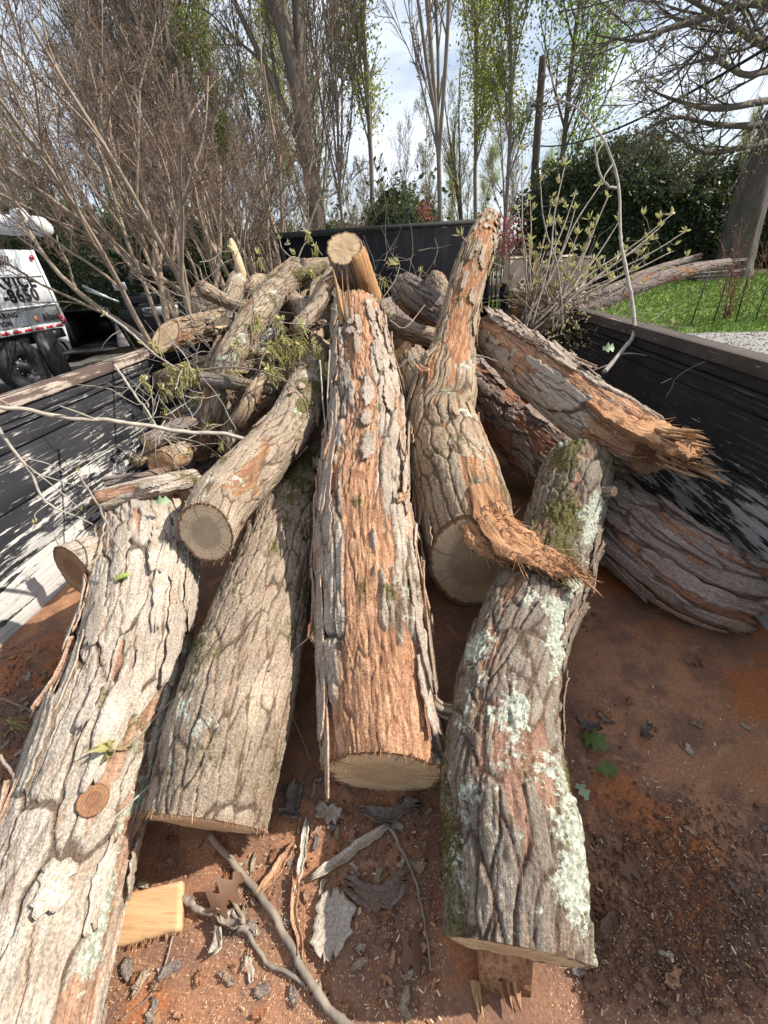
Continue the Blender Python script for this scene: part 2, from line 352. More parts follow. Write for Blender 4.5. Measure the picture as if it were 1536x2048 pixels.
def tube_log(parent, name, K, sty, seed, ends=('cut', 'cut'), cutn=(None, None), ds=.005, nv=220, bare=(), lich=(), moss=(), jag=(0, 0), wob=.05, dome=.7, capmat=None, **kw):
    st = dict(STY[sty]) if isinstance(sty, str) else sty
    K = np.array(K); d = np.linalg.norm(np.diff(K[:, :3], axis=0), axis=1).sum()
    ns = max(12, int(d / ds)); Q = crom(K, ns * 3); sl_ = np.concatenate([[0], np.cumsum(np.linalg.norm(np.diff(Q[:, :3], axis=0), axis=1))])
    L = sl_[-1]; s = np.linspace(0, L, ns); Pc = np.stack([np.interp(s, sl_, Q[:, i]) for i in range(4)], 1)
    P = Pc[:, :3]; r = Pc[:, 3].copy()
    T = nrm(np.gradient(P, axis=0))
    if K.shape[0] > 3:   # widths were read off a wide-angle picture: undo its stretch
        def pj(X): v = X - CAM; z = v @ FW; return np.stack([v @ RT / z, -(v @ UP) / z], -1), z
        a0, z0 = pj(P); a1, _ = pj(P + T * .01); dr = nrm(a1 - a0); mm_ = np.stack([-dr[:, 1], dr[:, 0]], 1); rho = nrm(a0); c2 = 1 / (1 + (a0 ** 2).sum(1)); mr_ = (mm_ * rho).sum(1) ** 2
        r = r / np.sqrt((1 - mr_) + mr_ / c2) if z0.min() > .2 else r
    rm = r.mean()
    k = max(3, int(.12 / ds)); ker = np.hanning(k + 2)[1:-1]; ker /= ker.sum()
    A = CAM - P; A = A - T * np.sum(A * T, 1, keepdims=True); A = nrm(A)
    B = np.cross(T, A)
    # make phi>0 point to the image right
    if (B[ns // 2] @ RT) < 0: B = -B; flip = True
    else: flip = False
    ph = (np.arange(nv) / nv) * 2 * np.pi - np.pi
    sv = np.repeat(s[:, None], nv, 1); pv = np.repeat(ph[None], ns, 0); rr = np.repeat(r[:, None], nv, 1)
    c_, s_ = np.cos(pv), np.sin(pv)
    q = np.stack([c_ * rm, s_ * rm, sv], -1)
    low = fbm(q * np.array([7, 7, 4.]) + seed * 3.1, 3, seed) - .5
    wu = (fbm(q * np.array([14, 14, 9.]) + seed, 3, seed + 3) - .5); wv_ = (fbm(q * np.array([22, 22, 10.]) + 5, 3, seed + 5) - .5)
    N = max(6, int(round(2 * np.pi * rm / st['Wp'])))
    F1, F2, idd, off = worley(sv / st['Lp'] + wu * .55, (pv / (2 * np.pi)) * N + wv_ * 1.1, N, seed)
    N2 = int(N * 2.2)
    G1, G2, id2, of2 = worley(sv / st['Lp'] * 2.3 + wv_ * .8, (pv / (2 * np.pi)) * N2 + wu * 1.2, N2, seed + 50)
    edge = sst(F2 - F1, .02, st['ed']); e2 = sst(G2 - G1, .02, .3)
    g = fbm(q * np.array([13, 13, 2.6]) + seed * 1.7, 4, seed + 9)
    bm = g + (idd - .5) * .22 + (id2 - .5) * .10
    for (p0, pw, s0, s1, amt) in bare:
        bm = bm + amt * np.exp(-((pv - p0) / pw) ** 2) * sst(sv / L, s0 - .06, s0 + .06) * (1 - sst(sv / L, s1 - .06, s1 + .06))
    bareM = sst(bm, st['bt'] - .012, st['bt'] + .012)
    lm = st['lich'] * .9 + (fbm(q * 13 + 31, 5, seed + 21) - .5) * 1.75
    for (p0, pw, s0, s1, amt) in lich:
        lm = lm + amt * np.exp(-((pv - p0) / pw) ** 2) * sst(sv / L, s0 - .05, s0 + .05) * (1 - sst(sv / L, s1 - .05, s1 + .05))
    mm = st['moss'] * .9 + (fbm(q * 8 + 77, 3, seed + 31) - .5) * 1.6
    for (p0, pw, s0, s1, amt) in moss:
        mm = mm + amt * np.exp(-((pv - p0) / pw) ** 2) * sst(sv / L, s0 - .05, s0 + .05) * (1 - sst(sv / L, s1 - .05, s1 + .05))
    lichM = np.clip(lm, 0, 1); mossM = np.clip(mm, 0, 1)
    fib = fbm(q * np.array([170, 170, 22.]), 2, seed + 40)
    fine = fbm(q * np.array([110, 110, 60.]), 2, seed + 60)
    rel = st['rel'] * min(1.25, max(.45, rm / .12))
    plate = edge * (.55 + .55 * idd) + st.get('e2', .3) * e2 * (.5 + id2) + np.clip(off, -.6, .6) * .7 + np.clip(of2, -.5, .5) * .3
    crk = np.abs(fbm(q * np.array([34, 34, 5.]) + seed, 3, seed + 80) - .5); crk = 1 - sst(crk, .0, .035); crk2 = 1 - sst(np.abs(fbm(q * np.array([60, 60, 7.]) + 9, 2, seed + 85) - .5), .0, .05)
    grit = fbm(q * np.array([240, 240, 150.]), 2, seed + 90) - .5
    H = rel * ((1 - bareM) * (plate - .35 * crk) + bareM * (fib * .6 + .1 * edge - .15 - .45 * crk2)) + rel * .42 * (fine - .5) + .0022 * grit + low * wob * rr
    H = H + (lichM > .42) * .0035 * vnoise(q * 190, 5) + (mossM > .45) * .003 * vnoise(q * 240, 6)
    base = rr * (1 - .01)
    for e in (0, 1):
        if ends[e] == 'rough' and not jag[e] > .045:
            x = (sv if e == 0 else L - sv) / (dome * r[0 if e == 0 else -1]); dm = .35 + .65 * np.sqrt(np.clip(1 - (1 - np.clip(x, 0, 1)) ** 2, 0, 1)); base = base * dm; H = H * (.25 + .75 * sst(dm, .4, .95))
    V = P[:, None] + (A[:, None] * c_[..., None] + B[:, None] * s_[..., None]) * (base + H)[..., None]
    # jagged / tilted ends
    for e in (0, 1):
        Tn = T[0] if e == 0 else T[-1]; Ce = P[0] if e == 0 else P[-1]
        wgt = (1 - sst(sv if e == 0 else L - sv, 0, max(3.0 * r[0 if e == 0 else -1], .05)))
        if cutn[e] is not None:
            n_ = safe_n(cutn[e], Tn); offv = -((V - Ce - Tn * ((V - Ce) @ Tn)[..., None]) @ n_) / (Tn @ n_)
            V = V + wgt[..., None] * offv[..., None] * Tn
        if jag[e] > 0:
            jn = fbm(np.stack([np.cos(ph) * 4, np.sin(ph) * 4, ph * 0 + seed], -1), 3, seed + 70) - .5
            jn2 = (_h(np.arange(nv) // 3, np.zeros(nv, int), np.zeros(nv, int), seed) - .5) * .5
            V = V + (wgt * (jn + jn2 * .5)[None] * jag[e] * 2)[..., None] * Tn
    i = np.arange(ns - 1)[:, None] * nv; j = np.arange(nv)[None]; j2 = (j + 1) % nv
    F = np.stack([i + j, i + j2, i + nv + j2, i + nv + j], -1)
    if flip: F = F[..., ::-1]
    F = F.reshape(-1, 4)
    lc = q.reshape(-1, 3) + seed * .37
    o = obj(name, V.reshape(-1, 3), F, MBK[st['mat']], parent, True, dict(lc=lc, pid=idd.ravel(), edge=np.clip(edge * (.45 + .55 * e2) * (1 - .55 * crk) * (1 - bareM * .6 * crk2), 0, 1).ravel(), bare=bareM.ravel(), lich=lichM.ravel(), moss=mossM.ravel()), **kw)
    for e in (0, 1):
        if ends[e]:
            ring = V[0 if e == 0 else -1]; ctr = ring.mean(0); n_ = -T[0] if e == 0 else T[-1]
            if cutn[e] is not None: n_ = safe_n(cutn[e], n_)
            end_cap('broken_end' if ends[e] == 'rough' else 'cut_face', ctr, n_, ring, (capmat or {'cut': MCUT, 'rough': MCUTR, 'grey': MCUTG, 'dark': MCUTD, 'knot': MCUTR}.get(ends[e], MCUT)), o if name != 'bark' else parent, .0012 if ends[e] != 'rough' else .01, seed)
    info = dict(P=P, A=A, B=B, T=T, r=r, L=L, s=s, V=V, o=o, flip=flip)
    return info
def flake(parent, I, s0, phi, ln, wd, lift, seed, mat, sty='plated', name='bark_flake', curl=1.0):
    """a loose plate of bark that follows the log and lifts at one end"""
    g = rng(seed); nu, nw = 13, 6
    u = np.linspace(0, 1, nu); w_ = np.linspace(-.5, .5, nw)
    L = I['L']; sv = np.clip(s0 + (u - .5) * ln, .002, L - .002)
    def itp(A): return np.stack([np.interp(sv, I['s'], A[:, k]) for k in range(3)], 1)
    P, A, B = itp(I['P']), nrm(itp(I['A'])), nrm(itp(I['B'])); r = np.interp(sv, I['s'], I['r'])
    wdt = wd * (.55 + .5 * np.sin(np.pi * np.clip(u * .9 + .05, 0, 1))) * (1 + .35 * (g.random(nu) - .5) * 2)
    jit = np.cumsum((g.random(nu) - .5)) * wd * .12
    endj = (g.random(nw) - .5) * ln * .16
    top = np.zeros((nu, nw, 3)); bot = top.copy()
    sign = g.choice([-1, 1])
    for j, wj in enumerate(w_):
        a = phi + (wj * wdt + jit) / r
        lf = .003 + lift * (u ** 2 if sign > 0 else (1 - u) ** 2) + lift * .6 * (abs(wj) * 2) ** 2 * g.random() * curl + (g.random(nu) - .5) * .002
        rad = r + STY[sty]['rel'] * .9 + lf
        p = P + (A * np.cos(a)[:, None] + B * np.sin(a)[:, None]) * rad[:, None]
        p = p + I['T'][min(len(I['T']) - 1, int(s0 / L * len(I['T'])))] * (endj[j] * (np.abs(u - .5) * 2) ** 2 * np.sign(u - .5))[:, None]
        top[:, j] = p; bot[:, j] = p - (A * np.cos(a)[:, None] + B * np.sin(a)[:, None]) * .0035
    V, F = slab(top, bot)
    n = len(V); lc = V * 1.0
    obj(name, V, F, mat, parent, False, dict(lc=np.stack([np.tile(w_ * wd, nu * 2)[:n], np.repeat(0, n), np.tile(np.repeat(u * ln, nw), 2)[:n]], 1) + g.random(3) * 9,
        pid=np.full(n, g.random()), edge=np.full(n, 1.), bare=np.concatenate([np.zeros(n // 2), np.ones(n - n // 2)]), lich=np.zeros(n), moss=np.zeros(n)))
def slab(top, bot):
    nu, nw = top.shape[:2]; n = nu * nw
    V = np.concatenate([top.reshape(-1, 3), bot.reshape(-1, 3)])
    i = np.arange(nu - 1)[:, None] * nw; j = np.arange(nw - 1)[None]
    F = np.stack([i + j, i + j + 1, i + nw + j + 1, i + nw + j], -1).reshape(-1, 4)
    rim = list(range(nw)) + [k * nw + nw - 1 for k in range(1, nu)] + [(nu - 1) * nw + k for k in range(nw - 2, -1, -1)] + [k * nw for k in range(nu - 2, 0, -1)]
    rim = np.array(rim); r2 = np.roll(rim, -1)
    return V, np.concatenate([F, F[:, ::-1] + n, np.stack([rim, rim + n, r2 + n, r2], -1)])
def flakes(parent, I, n, seed, mat, sty='plated', srange=(.02, .98), prange=(-1.5, 1.5), ln=(.06, .22), wd=(.015, .04), lift=(.002, .014)):
    g = rng(seed)
    for k in range(n):
        flake(parent, I, I['L'] * g.uniform(*srange), g.uniform(*prange), g.uniform(*ln), g.uniform(*wd), g.uniform(*lift), seed * 100 + k, mat, sty)
def splinter(mb, p, d, ln, w, g, n=5):
    """one torn fibre: a flat tapering blade"""
    d = nrm(np.array(d, float)); a = nrm(np.cross(d, g.normal(size=3))); b = np.cross(d, a)
    V = []; th = w * g.uniform(.3, .6)
    bend = (a * g.uniform(-.12, .12) + b * g.uniform(-.12, .12)) * ln
    for k in range(n + 1):
        t = k / n; ww = w * (1 - t) ** .6 * .5 + .0004; c = p + d * ln * t + bend * t * t
        V += [c + a * ww, c + b * th * .5 * (1 - t), c - a * ww, c - b * th * .5 * (1 - t)]
    F = [[4 * k + j, 4 * k + (j + 1) % 4, 4 * k + 4 + (j + 1) % 4, 4 * k + 4 + j] for k in range(n) for j in range(4)]
    mb.add(V, F)
def splinters(parent, name, pts, d, ln, w, seed, mat=MSPL, spread=.15, **kw):
    g = rng(seed); mb = MB()
    for p in pts: splinter(mb, np.array(p), nrm(np.array(d, float)) + g.normal(size=3) * spread, g.uniform(*ln), g.uniform(*w), g)
    V = np.concatenate(mb.V); D = nrm(np.array(d, float)); a = nrm(np.cross(D, [0.3, .2, .9])); b = np.cross(D, a)
    return obj(name, V, mb.fs(), mat, parent, False, dict(lc=np.stack([V @ a, V @ b, V @ D], 1)), **kw)
# ------------------------------------------------------------------ trees
def grow(g, P, R, n, t0, t1, ang, lenr, rr, m=5, up=.2, wig=.08, lmin=.0):
    K, mp_, _ = P.shape; L = np.linalg.norm(np.diff(P, axis=1), axis=2).sum(1)
    t = (t0 + (t1 - t0) * (np.arange(n)[None] + g.random((K, n))) / n); f = t * (mp_ - 1); i = np.minimum(f.astype(int), mp_ - 2); fr = f - i
    ki = np.arange(K)[:, None]
    p0 = P[ki, i] * (1 - fr[..., None]) + P[ki, i + 1] * fr[..., None]; T = nrm(P[ki, i + 1] - P[ki, i]); r0 = R[ki, i] * (1 - fr) + R[ki, i + 1] * fr
    az_ = g.random((K, n)) * 2 * np.pi + np.arange(n) * 2.4; x = nrm(np.cross(T, g.normal(size=T.shape))); y = np.cross(T, x)
    a = g.uniform(ang[0], ang[1], (K, n)); perp = x * np.cos(az_)[..., None] + y * np.sin(az_)[..., None]
    D = nrm(T * np.cos(a)[..., None] + perp * np.sin(a)[..., None]); D[..., 2] += up * .5; D = nrm(D)
    ln = np.maximum(L[:, None] * lenr * g.uniform(.6, 1.15, (K, n)) * (1.15 - .6 * t), lmin)
    K2 = K * n; D = D.reshape(K2, 3); p = p0.reshape(K2, 3); ln = ln.reshape(K2); Q = [p]
    for s in range(m - 1):
        D = nrm(D + g.normal(size=D.shape) * wig + np.array([0, 0, up * .25])); p = p + D * (ln / (m - 1))[:, None]; Q.append(p)
    rad = (r0.reshape(K2) * rr)[:, None] * np.linspace(1, .35, m)[None]
    return np.stack(Q, 1), rad
def leaf_cloud(g, C, size, asp=.55, up=.3):
    K = len(C); n = nrm(g.normal(size=(K, 3)) + np.array([0, 0, up])); a = nrm(np.cross(n, g.normal(size=(K, 3)))); b = np.cross(n, a)
    s = (size * g.uniform(.6, 1.3, K))[:, None]
    V = np.stack([C - a * s, C - b * s * asp, C + a * s, C + b * s * asp + n * s * .2], 1).reshape(-1, 3)
    return V, np.arange(K * 4).reshape(K, 4)
def join(parts):
    V = []; F = {}; n = 0
    for v, f in parts: V.append(v); F.setdefault(f.shape[1], []).append(f + n); n += len(v)
    return np.concatenate(V), [np.concatenate(x) for x in F.values()]
def m_branch(name, a, b, sc=6):
    n = NT(name); o = n.obj(); f = n.noise(n.map(o, (1, 1, .3)), sc, 5, .65); return n.fin(n.mix(n.rng(f, .3, .7), b, a), .9, n.bump(f, .6, .03), .15)
MB_GREY = m_branch('tree_bark_grey', (.30, .26, .21), (.18, .15, .125))
MB_DARK = m_branch('tree_bark_dark', (.17, .14, .11), (.09, .075, .06))
MB_MYR = m_branch('myrtle_bark', (.38, .30, .225), (.24, .18, .135), 12)
MB_MYT = m_branch('myrtle_twig', (.25, .18, .14), (.12, .09, .072), 3)
def aty(px, py, Y):
    d = ray(px, py); return CAM + d * (Y / d[1])
# ================================================================== GROUND
def gz(x, y):
    return .62 * sst(y, 9.5, 14.5) * sst(x, .5, 3.5)
def sheet(name, xs, ys, dz, mat, mask=None, **kw):
    X, Y = np.meshgrid(xs, ys, indexing='ij'); Z = gz(X, Y) + dz
    V = np.stack([X, Y, Z], -1).reshape(-1, 3); n = len(ys)
    i = np.arange(len(xs) - 1)[:, None] * n; j = np.arange(n - 1)[None]
    F = np.stack([i + j, i + n + j, i + n + j + 1, i + j + 1], -1).reshape(-1, 4)
    if mask is not None:
        c = V[F].mean(1); F = F[mask(c[:, 0], c[:, 1])]
    return obj(name, V, F, mat, None, True, kind='structure', **kw)
n = NT('ground_soil'); o = n.obj()
c = n.mix(n.rng(n.noise(o, 2.0, 6, .7), .35, .65), (.10, .07, .045), (.17, .125, .08)); c = n.mix(n.rng(n.noise(o, .3, 3), .5, .6), c, (.075, .085, .035))
MG = n.fin(c, .95, n.bump(n.noise(o, 30, 5), .8, .05), .1)
xs = np.concatenate([[-500, -120, -50], np.arange(-30, 30.1, 1.0), [50, 120, 500]]); ys = np.concatenate([[-500, -60], np.arange(-8, 30.1, .5), [45, 80, 150, 600]])
sheet('ground', xs, ys, 0, MG)
n = NT('driveway_asphalt'); o = n.obj()
c = n.mix(n.rng(n.noise(o, 60, 4, .7), .3, .7), (.085, .078, .070), (.15, .14, .125)); c = n.mix(n.rng(n.noise(o, .8, 4), .45, .7, 0, .6), c, (.10, .082, .06))
MA = n.fin(c, .9, n.bump(n.noise(o, 120, 4), .6, .01), .2)
sheet('driveway', np.arange(-26, -1.4, .5), np.arange(-4, 15.1, .5), .006, MA, lambda x, y: (y < 13.6 + x * .12) & ~((x > -15) & (x < -10.8) & (y > 11.6)))
n = NT('lawn_soil'); o = n.obj()
c = n.mix(n.rng(n.noise(o, 1.3, 5, .7), .35, .65), (.09, .15, .03), (.15, .22, .045)); MLW = n.fin(c, .95, n.bump(n.noise(o, 60, 4), .8, .03), .1)
def lawn_edge(x): return 9.75 + .25 * np.sin(x * .7) + (x - 6) * -.32
lawn_mask = lambda x, y: (y > lawn_edge(x)) & (y < 14.7) & (x > 2.2)
sheet('lawn', np.arange(2, 26, .1), np.arange(3, 15, .1), .008, MLW, lawn_mask)
sheet('grass_verge', np.arange(-15.5, -10.5, .25), np.arange(11, 13.4, .25), .012, MLW, lambda x, y: (x > -15) & (x < -10.8) & (y > 11.6))
n = NT('gravel'); o = n.obj(); v = n.vor(o, 42, 'Color')
c = n.mix(n.node('ShaderNodeSeparateColor', Color=v).outputs[0], (.20, .19, .18), (.44, .42, .395)); c = n.mix(n.rng(n.noise(o, 1.2, 4), .5, .75, 0, .5), c, (.20, .17, .13))
MGR = n.fin(c, .9, n.bump(n.vor(o, 42), 1.0, .02), .2)
sheet('gravel_drive', np.arange(1.4, 24, .25), np.arange(-4, 13, .25), .004, MGR, lambda x, y: y < lawn_edge(x) + .3)
g = rng(5)
# gravel stones
K = 5000; x = g.uniform(2.5, 11, K); y = g.uniform(4, 10, K); k = y < lawn_edge(x) - .02; x, y = x[k], y[k]; K = len(x)
ico = np.array([[1, 0, 0], [-1, 0, 0], [0, 1, 0], [0, -1, 0], [0, 0, 1], [0, 0, -1]], float); icf = np.array([[0, 2, 4], [2, 1, 4], [1, 3, 4], [3, 0, 4], [2, 0, 5], [1, 2, 5], [3, 1, 5], [0, 3, 5]])
def pebbles(name, x, y, z, s, mat, seed, flat=.6, **kw):
    g = rng(seed); K = len(x); V = ico[None] * (1 + .5 * (g.random((K, 6, 1)) - .5)) * (s[:, None, None]) * np.stack([g.uniform(.6, 1.3, K), g.uniform(.6, 1.3, K), np.full(K, flat)], 1)[:, None]
    a = g.random(K) * 6.28; ca, sa = np.cos(a), np.sin(a)
    V = np.stack([V[..., 0] * ca[:, None] - V[..., 1] * sa[:, None], V[..., 0] * sa[:, None] + V[..., 1] * ca[:, None], V[..., 2]], -1) + np.stack([x, y, z], 1)[:, None]
    return obj(name, V.reshape(-1, 3), (np.arange(K)[:, None, None] * 6 + icf[None]).reshape(-1, 3), mat, kind='stuff', **kw)
n = NT('stone'); i = n.node('ShaderNodeNewGeometry').outputs['Random Per Island']; MST = n.fin(n.mix(i, (.20, .19, .18), (.52, .50, .47)), .85)
pebbles('gravel_stones', x, y, np.full(K, .012), g.uniform(.008, .028, K), MST, 6, label='loose grey gravel beside the green lawn')
# grass
def grass(name, x, y, h, seed, mat, **kw):
    g = rng(seed); K = len(x); z = gz(x, y); a = g.random(K) * 6.28; l = g.normal(size=(K, 2)) * .35 * h[:, None]; ww = .004 + .0012 * np.abs(y)
    V = np.stack([np.stack([x - np.cos(a) * ww, y - np.sin(a) * ww, z], 1), np.stack([x + np.cos(a) * ww, y + np.sin(a) * ww, z], 1), np.stack([x + l[:, 0], y + l[:, 1], z + h], 1)], 1)
    return obj(name, V.reshape(-1, 3), np.arange(K * 3).reshape(K, 3), mat, kind='stuff', **kw)
n = NT('grass_blades'); i = n.node('ShaderNodeNewGeometry').outputs['Random Per Island']; c = n.mix(i, (.12, .20, .035), (.27, .36, .08)); o = n.obj()
c = n.mix(n.rng(n.noise(o, 1.1, 4), .55, .7, 0, .5), c, (.27, .29, .10)); MGB = n.fin(c, .6)
K = 70000; x = g.uniform(2.2, 18, K); y = g.uniform(5.5, 14.7, K); k = lawn_mask(x, y + g.normal(size=K) * .06); x, y = x[k], y[k]
grass('lawn_grass', x, y, g.uniform(.03, .085, len(x)), 7, MGB, label='short bright green spring lawn behind the trailer')
K = 6000; x = g.uniform(-15, -10.8, K); y = g.uniform(11.6, 13.2, K); grass('verge_grass', x, y, g.uniform(.03, .09, K), 8, MGB, label='strip of green grass beside the driveway under the parked car')
K = 160; x = g.normal(-4.6, .22, K); y = g.normal(5.6, .25, K)
a = aty(215, 715, 7.2)
n = NT('blue_grass'); MBG = n.fin((.16, .21, .15), .6)
tf = MB(); gg = rng(9)
for q in range(70):
    d = nrm(np.array([gg.normal() * .7, gg.normal() * .7, 1.0])); splinter(tf, np.array([a[0] + gg.normal() * .15, a[1] + gg.normal() * .15, 0]), d, gg.uniform(.3, .75) * 1.0, .012, gg, 4)
t = thing('grass_tuft', (a[0], a[1], 0), 'tuft of long blue green grass beside the left wall of the trailer', 'grass')
tf.build('blades', MBG, t)
# ================================================================== DUMP BED
XL, XR, Y0, Y1 = -1.50, 1.08, -.9, 5.0
ZL, ZR = 1.44, 1.415
n = NT('rusty_bed_floor'); o = n.obj()
big = n.noise(o, 1.7, 6, .65, .4); med = n.noise(o, 7, 6, .7); fine = n.noise(o, 160, 4, .7)
c = n.mix(n.rng(big, .40, .58), (.48, .23, .115), (.27, .145, .092)); c = n.mix(n.rng(med, .46, .58, 0, .8), c, (.17, .098, .07))
c = n.mix(n.rng(n.noise(o, 3.3, 5, .7), .54, .62, 0, .85), c, (.50, .16, .04)); c = n.mix(n.rng(n.noise(o, 2.4, 5, .6, .5), .58, .66, 0, .75), c, (.155, .12, .11)); c = n.mix(n.rng(n.noise(o, 12, 5, .75, 1.), .58, .66, 0, .5), c, (.58, .33, .18))
c = n.mix(n.rng(fine, .35, .7, .6, 0), c, (.13, .06, .04)); c = n.mix(n.rng(n.vor(o, 130), .0, .13, .5, 0), c, (.6, .44, .30))
MFL = n.fin(c, n.rng(big, .3, .7, .6, .9), n.bump(n.math('ADD', n.math('MULTIPLY', fine, .5), med), .6, .008), .3)
bed = thing('dump_trailer', (0, 2, 0), 'black scuffed dump trailer bed with a rusty floor holding the cut logs', 'trailer')
# floor sheet with dents
xs = np.linspace(XL, XR, 150); ys = np.linspace(Y0, Y1, 300); X, Y = np.meshgrid(xs, ys, indexing='ij')
q = np.stack([X, Y, X * 0], -1); Z = F0 + (fbm(q * 2.2, 3, 3) - .5) * .012 + (fbm(q * 14, 3, 4) - .5) * .006 * sst(fbm(q * 1.5, 2, 9), .35, .6)
i = np.arange(149)[:, None] * 300; j = np.arange(299)[None]; F = np.stack([i + j, i + 300 + j, i + 301 + j, i + j + 1], -1).reshape(-1, 4)
obj('bed_floor', np.stack([X, Y, Z], -1).reshape(-1, 3), F, MFL, bed, True)
MB().box((XL - .02, Y0, F0 - .12), (XR + .02, Y1, F0 - .03)).build('floor_frame', mflat('frame_black', (.03, .03, .032), .6), bed)
def scuff_mat(name, paint, wear, amount, zlo, zhi, side):
    n = NT(name); o = n.obj(); z = n.node('ShaderNodeSeparateXYZ', Vector=o).outputs['Z']
    st = n.noise(n.map(o, (1, .10, 1.0), (R_(side * 6), 0, 0)), 48, 6, .7); st2 = n.noise(n.map(o, (1, .05, 1.3), (R_(side * -9), 0, 0)), 95, 4, .7)
    st3 = n.noise(n.map(o, (1, .3, 1), (R_(side * 38), 0, 0)), 40, 5, .7)
    patch = n.noise(n.map(o, (1, .6, 1)), 1.7, 6, .7)
    grad = n.rng(z, zlo, zhi, .25, -.30)
    a = n.math('ADD', n.math('ADD', n.math('MULTIPLY', n.math('SUBTRACT', st, .5), 1.8), n.math('MULTIPLY', n.math('SUBTRACT', patch, .5), 1.7)), grad)
    a = n.math('ADD', a, amount)
    m1 = n.rng(a, .0, .07); m2 = n.rng(n.math('ADD', st2, n.math('MULTIPLY', patch, .3)), .74, .79, 0, .8); m3 = n.rng(st3, .68, .72, 0, .6)
    m2 = n.math('MULTIPLY', m2, .8 if side > 0 else .3); mm = n.math('MAXIMUM', n.math('MAXIMUM', m1, m2), m3)
    wc = n.mix(n.rng(st2, .35, .65), wear, tuple(x * .62 for x in wear)); wc = n.mix(n.rng(n.noise(o, 5, 5, .7), .62, .72, 0, .85), wc, (.20, .10, .06))
    pc = n.mix(n.rng(n.noise(o, 6, 5), .3, .7), paint, tuple(x * 1.9 for x in paint))
    c = n.mix(mm, pc, wc)
    return n.fin(c, n.rng(mm, 0, 1, .75, .9), n.bump(n.math('ADD', mm, st), .6, .004), .15)
WOB = np.array([0, 2, 0])
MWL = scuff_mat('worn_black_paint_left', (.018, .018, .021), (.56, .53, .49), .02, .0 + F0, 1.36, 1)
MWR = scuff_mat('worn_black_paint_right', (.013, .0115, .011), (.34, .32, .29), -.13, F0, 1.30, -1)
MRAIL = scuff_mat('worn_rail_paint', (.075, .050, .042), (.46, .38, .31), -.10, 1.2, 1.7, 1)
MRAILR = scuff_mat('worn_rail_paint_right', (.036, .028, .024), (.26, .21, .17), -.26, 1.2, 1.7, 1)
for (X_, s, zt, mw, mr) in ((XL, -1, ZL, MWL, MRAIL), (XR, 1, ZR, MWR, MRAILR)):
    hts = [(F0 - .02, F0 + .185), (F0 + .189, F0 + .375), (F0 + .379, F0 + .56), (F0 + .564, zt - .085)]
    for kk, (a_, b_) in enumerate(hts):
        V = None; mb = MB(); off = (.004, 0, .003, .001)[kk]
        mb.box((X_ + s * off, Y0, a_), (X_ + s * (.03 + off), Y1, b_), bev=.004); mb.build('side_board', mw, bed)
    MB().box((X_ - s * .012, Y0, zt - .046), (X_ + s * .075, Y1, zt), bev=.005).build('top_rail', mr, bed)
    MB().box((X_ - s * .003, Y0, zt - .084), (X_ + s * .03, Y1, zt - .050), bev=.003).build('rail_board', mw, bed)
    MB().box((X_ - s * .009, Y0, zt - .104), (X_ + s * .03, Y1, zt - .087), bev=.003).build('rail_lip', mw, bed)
    for yy in np.arange(-.6, 5, .9):
        MB().box((X_ + s * .036, yy, F0 - .1), (X_ + s * .085, yy + .06, zt - .09)).build('stake_post', mw, bed)
# headboard
P00 = aty(555, 466, 5.02); P10 = aty(985, 436, 5.02)
zb0, zb1 = P00[2], P10[2]; hx0, hx1 = P00[0], P10[0] + .0
n = NT('headboard_black'); o = n.obj()
c = n.mix(n.rng(n.noise(n.map(o, (1, 1, .25)), 12, 6, .7), .35, .7), (.007, .0075, .009), (.017, .018, .022)); sc_ = n.noise(n.map(o, (.3, 1, 1), (0, .7, 0)), 30, 6, .7)
c = n.mix(n.rng(sc_, .66, .72, 0, .35), c, (.07, .07, .075)); MHB = n.fin(c, .9, n.bump(sc_, .3, .003), .04)
def wedge(y0, y1, x0, x1, zlo, za, zb_):
    return np.array([[x0, y0, zlo], [x1, y0, zlo], [x1, y1, zlo], [x0, y1, zlo], [x0, y0, za], [x1, y0, zb_], [x1, y1, zb_], [x0, y1, za]])
MB().hexa(wedge(5.02, 5.06, hx0, hx1, F0, zb0 - .05, zb1 - .05)).build('headboard_panel', MHB, bed)
V = wedge(4.985, 5.075, hx0 - .01, hx1 + .01, 0, zb0, zb1); V[:4, 2] = [zb0 - .046, zb1 - .046, zb1 - .046, zb0 - .046]
MB().hexa(V).build('headboard_rail', mflat('headboard_rail_black', (.025, .028, .025), .8, .4, 20), bed)
MB().box((hx0 - .01, 4.99, F0), (hx0 + .05, 5.015, zb0 - .05)).build('headboard_post', MHB, bed)
MB().box((hx1 - .05, 4.99, F0), (hx1 + .01, 5.015, zb1 - .05)).build('headboard_post', MHB, bed)
for xx in (XL, XR):
    MB().box((xx - .04, 5.0, F0 - .05), (xx + .04, 5.12, ZL + .03)).build('corner_post', MHB, bed)
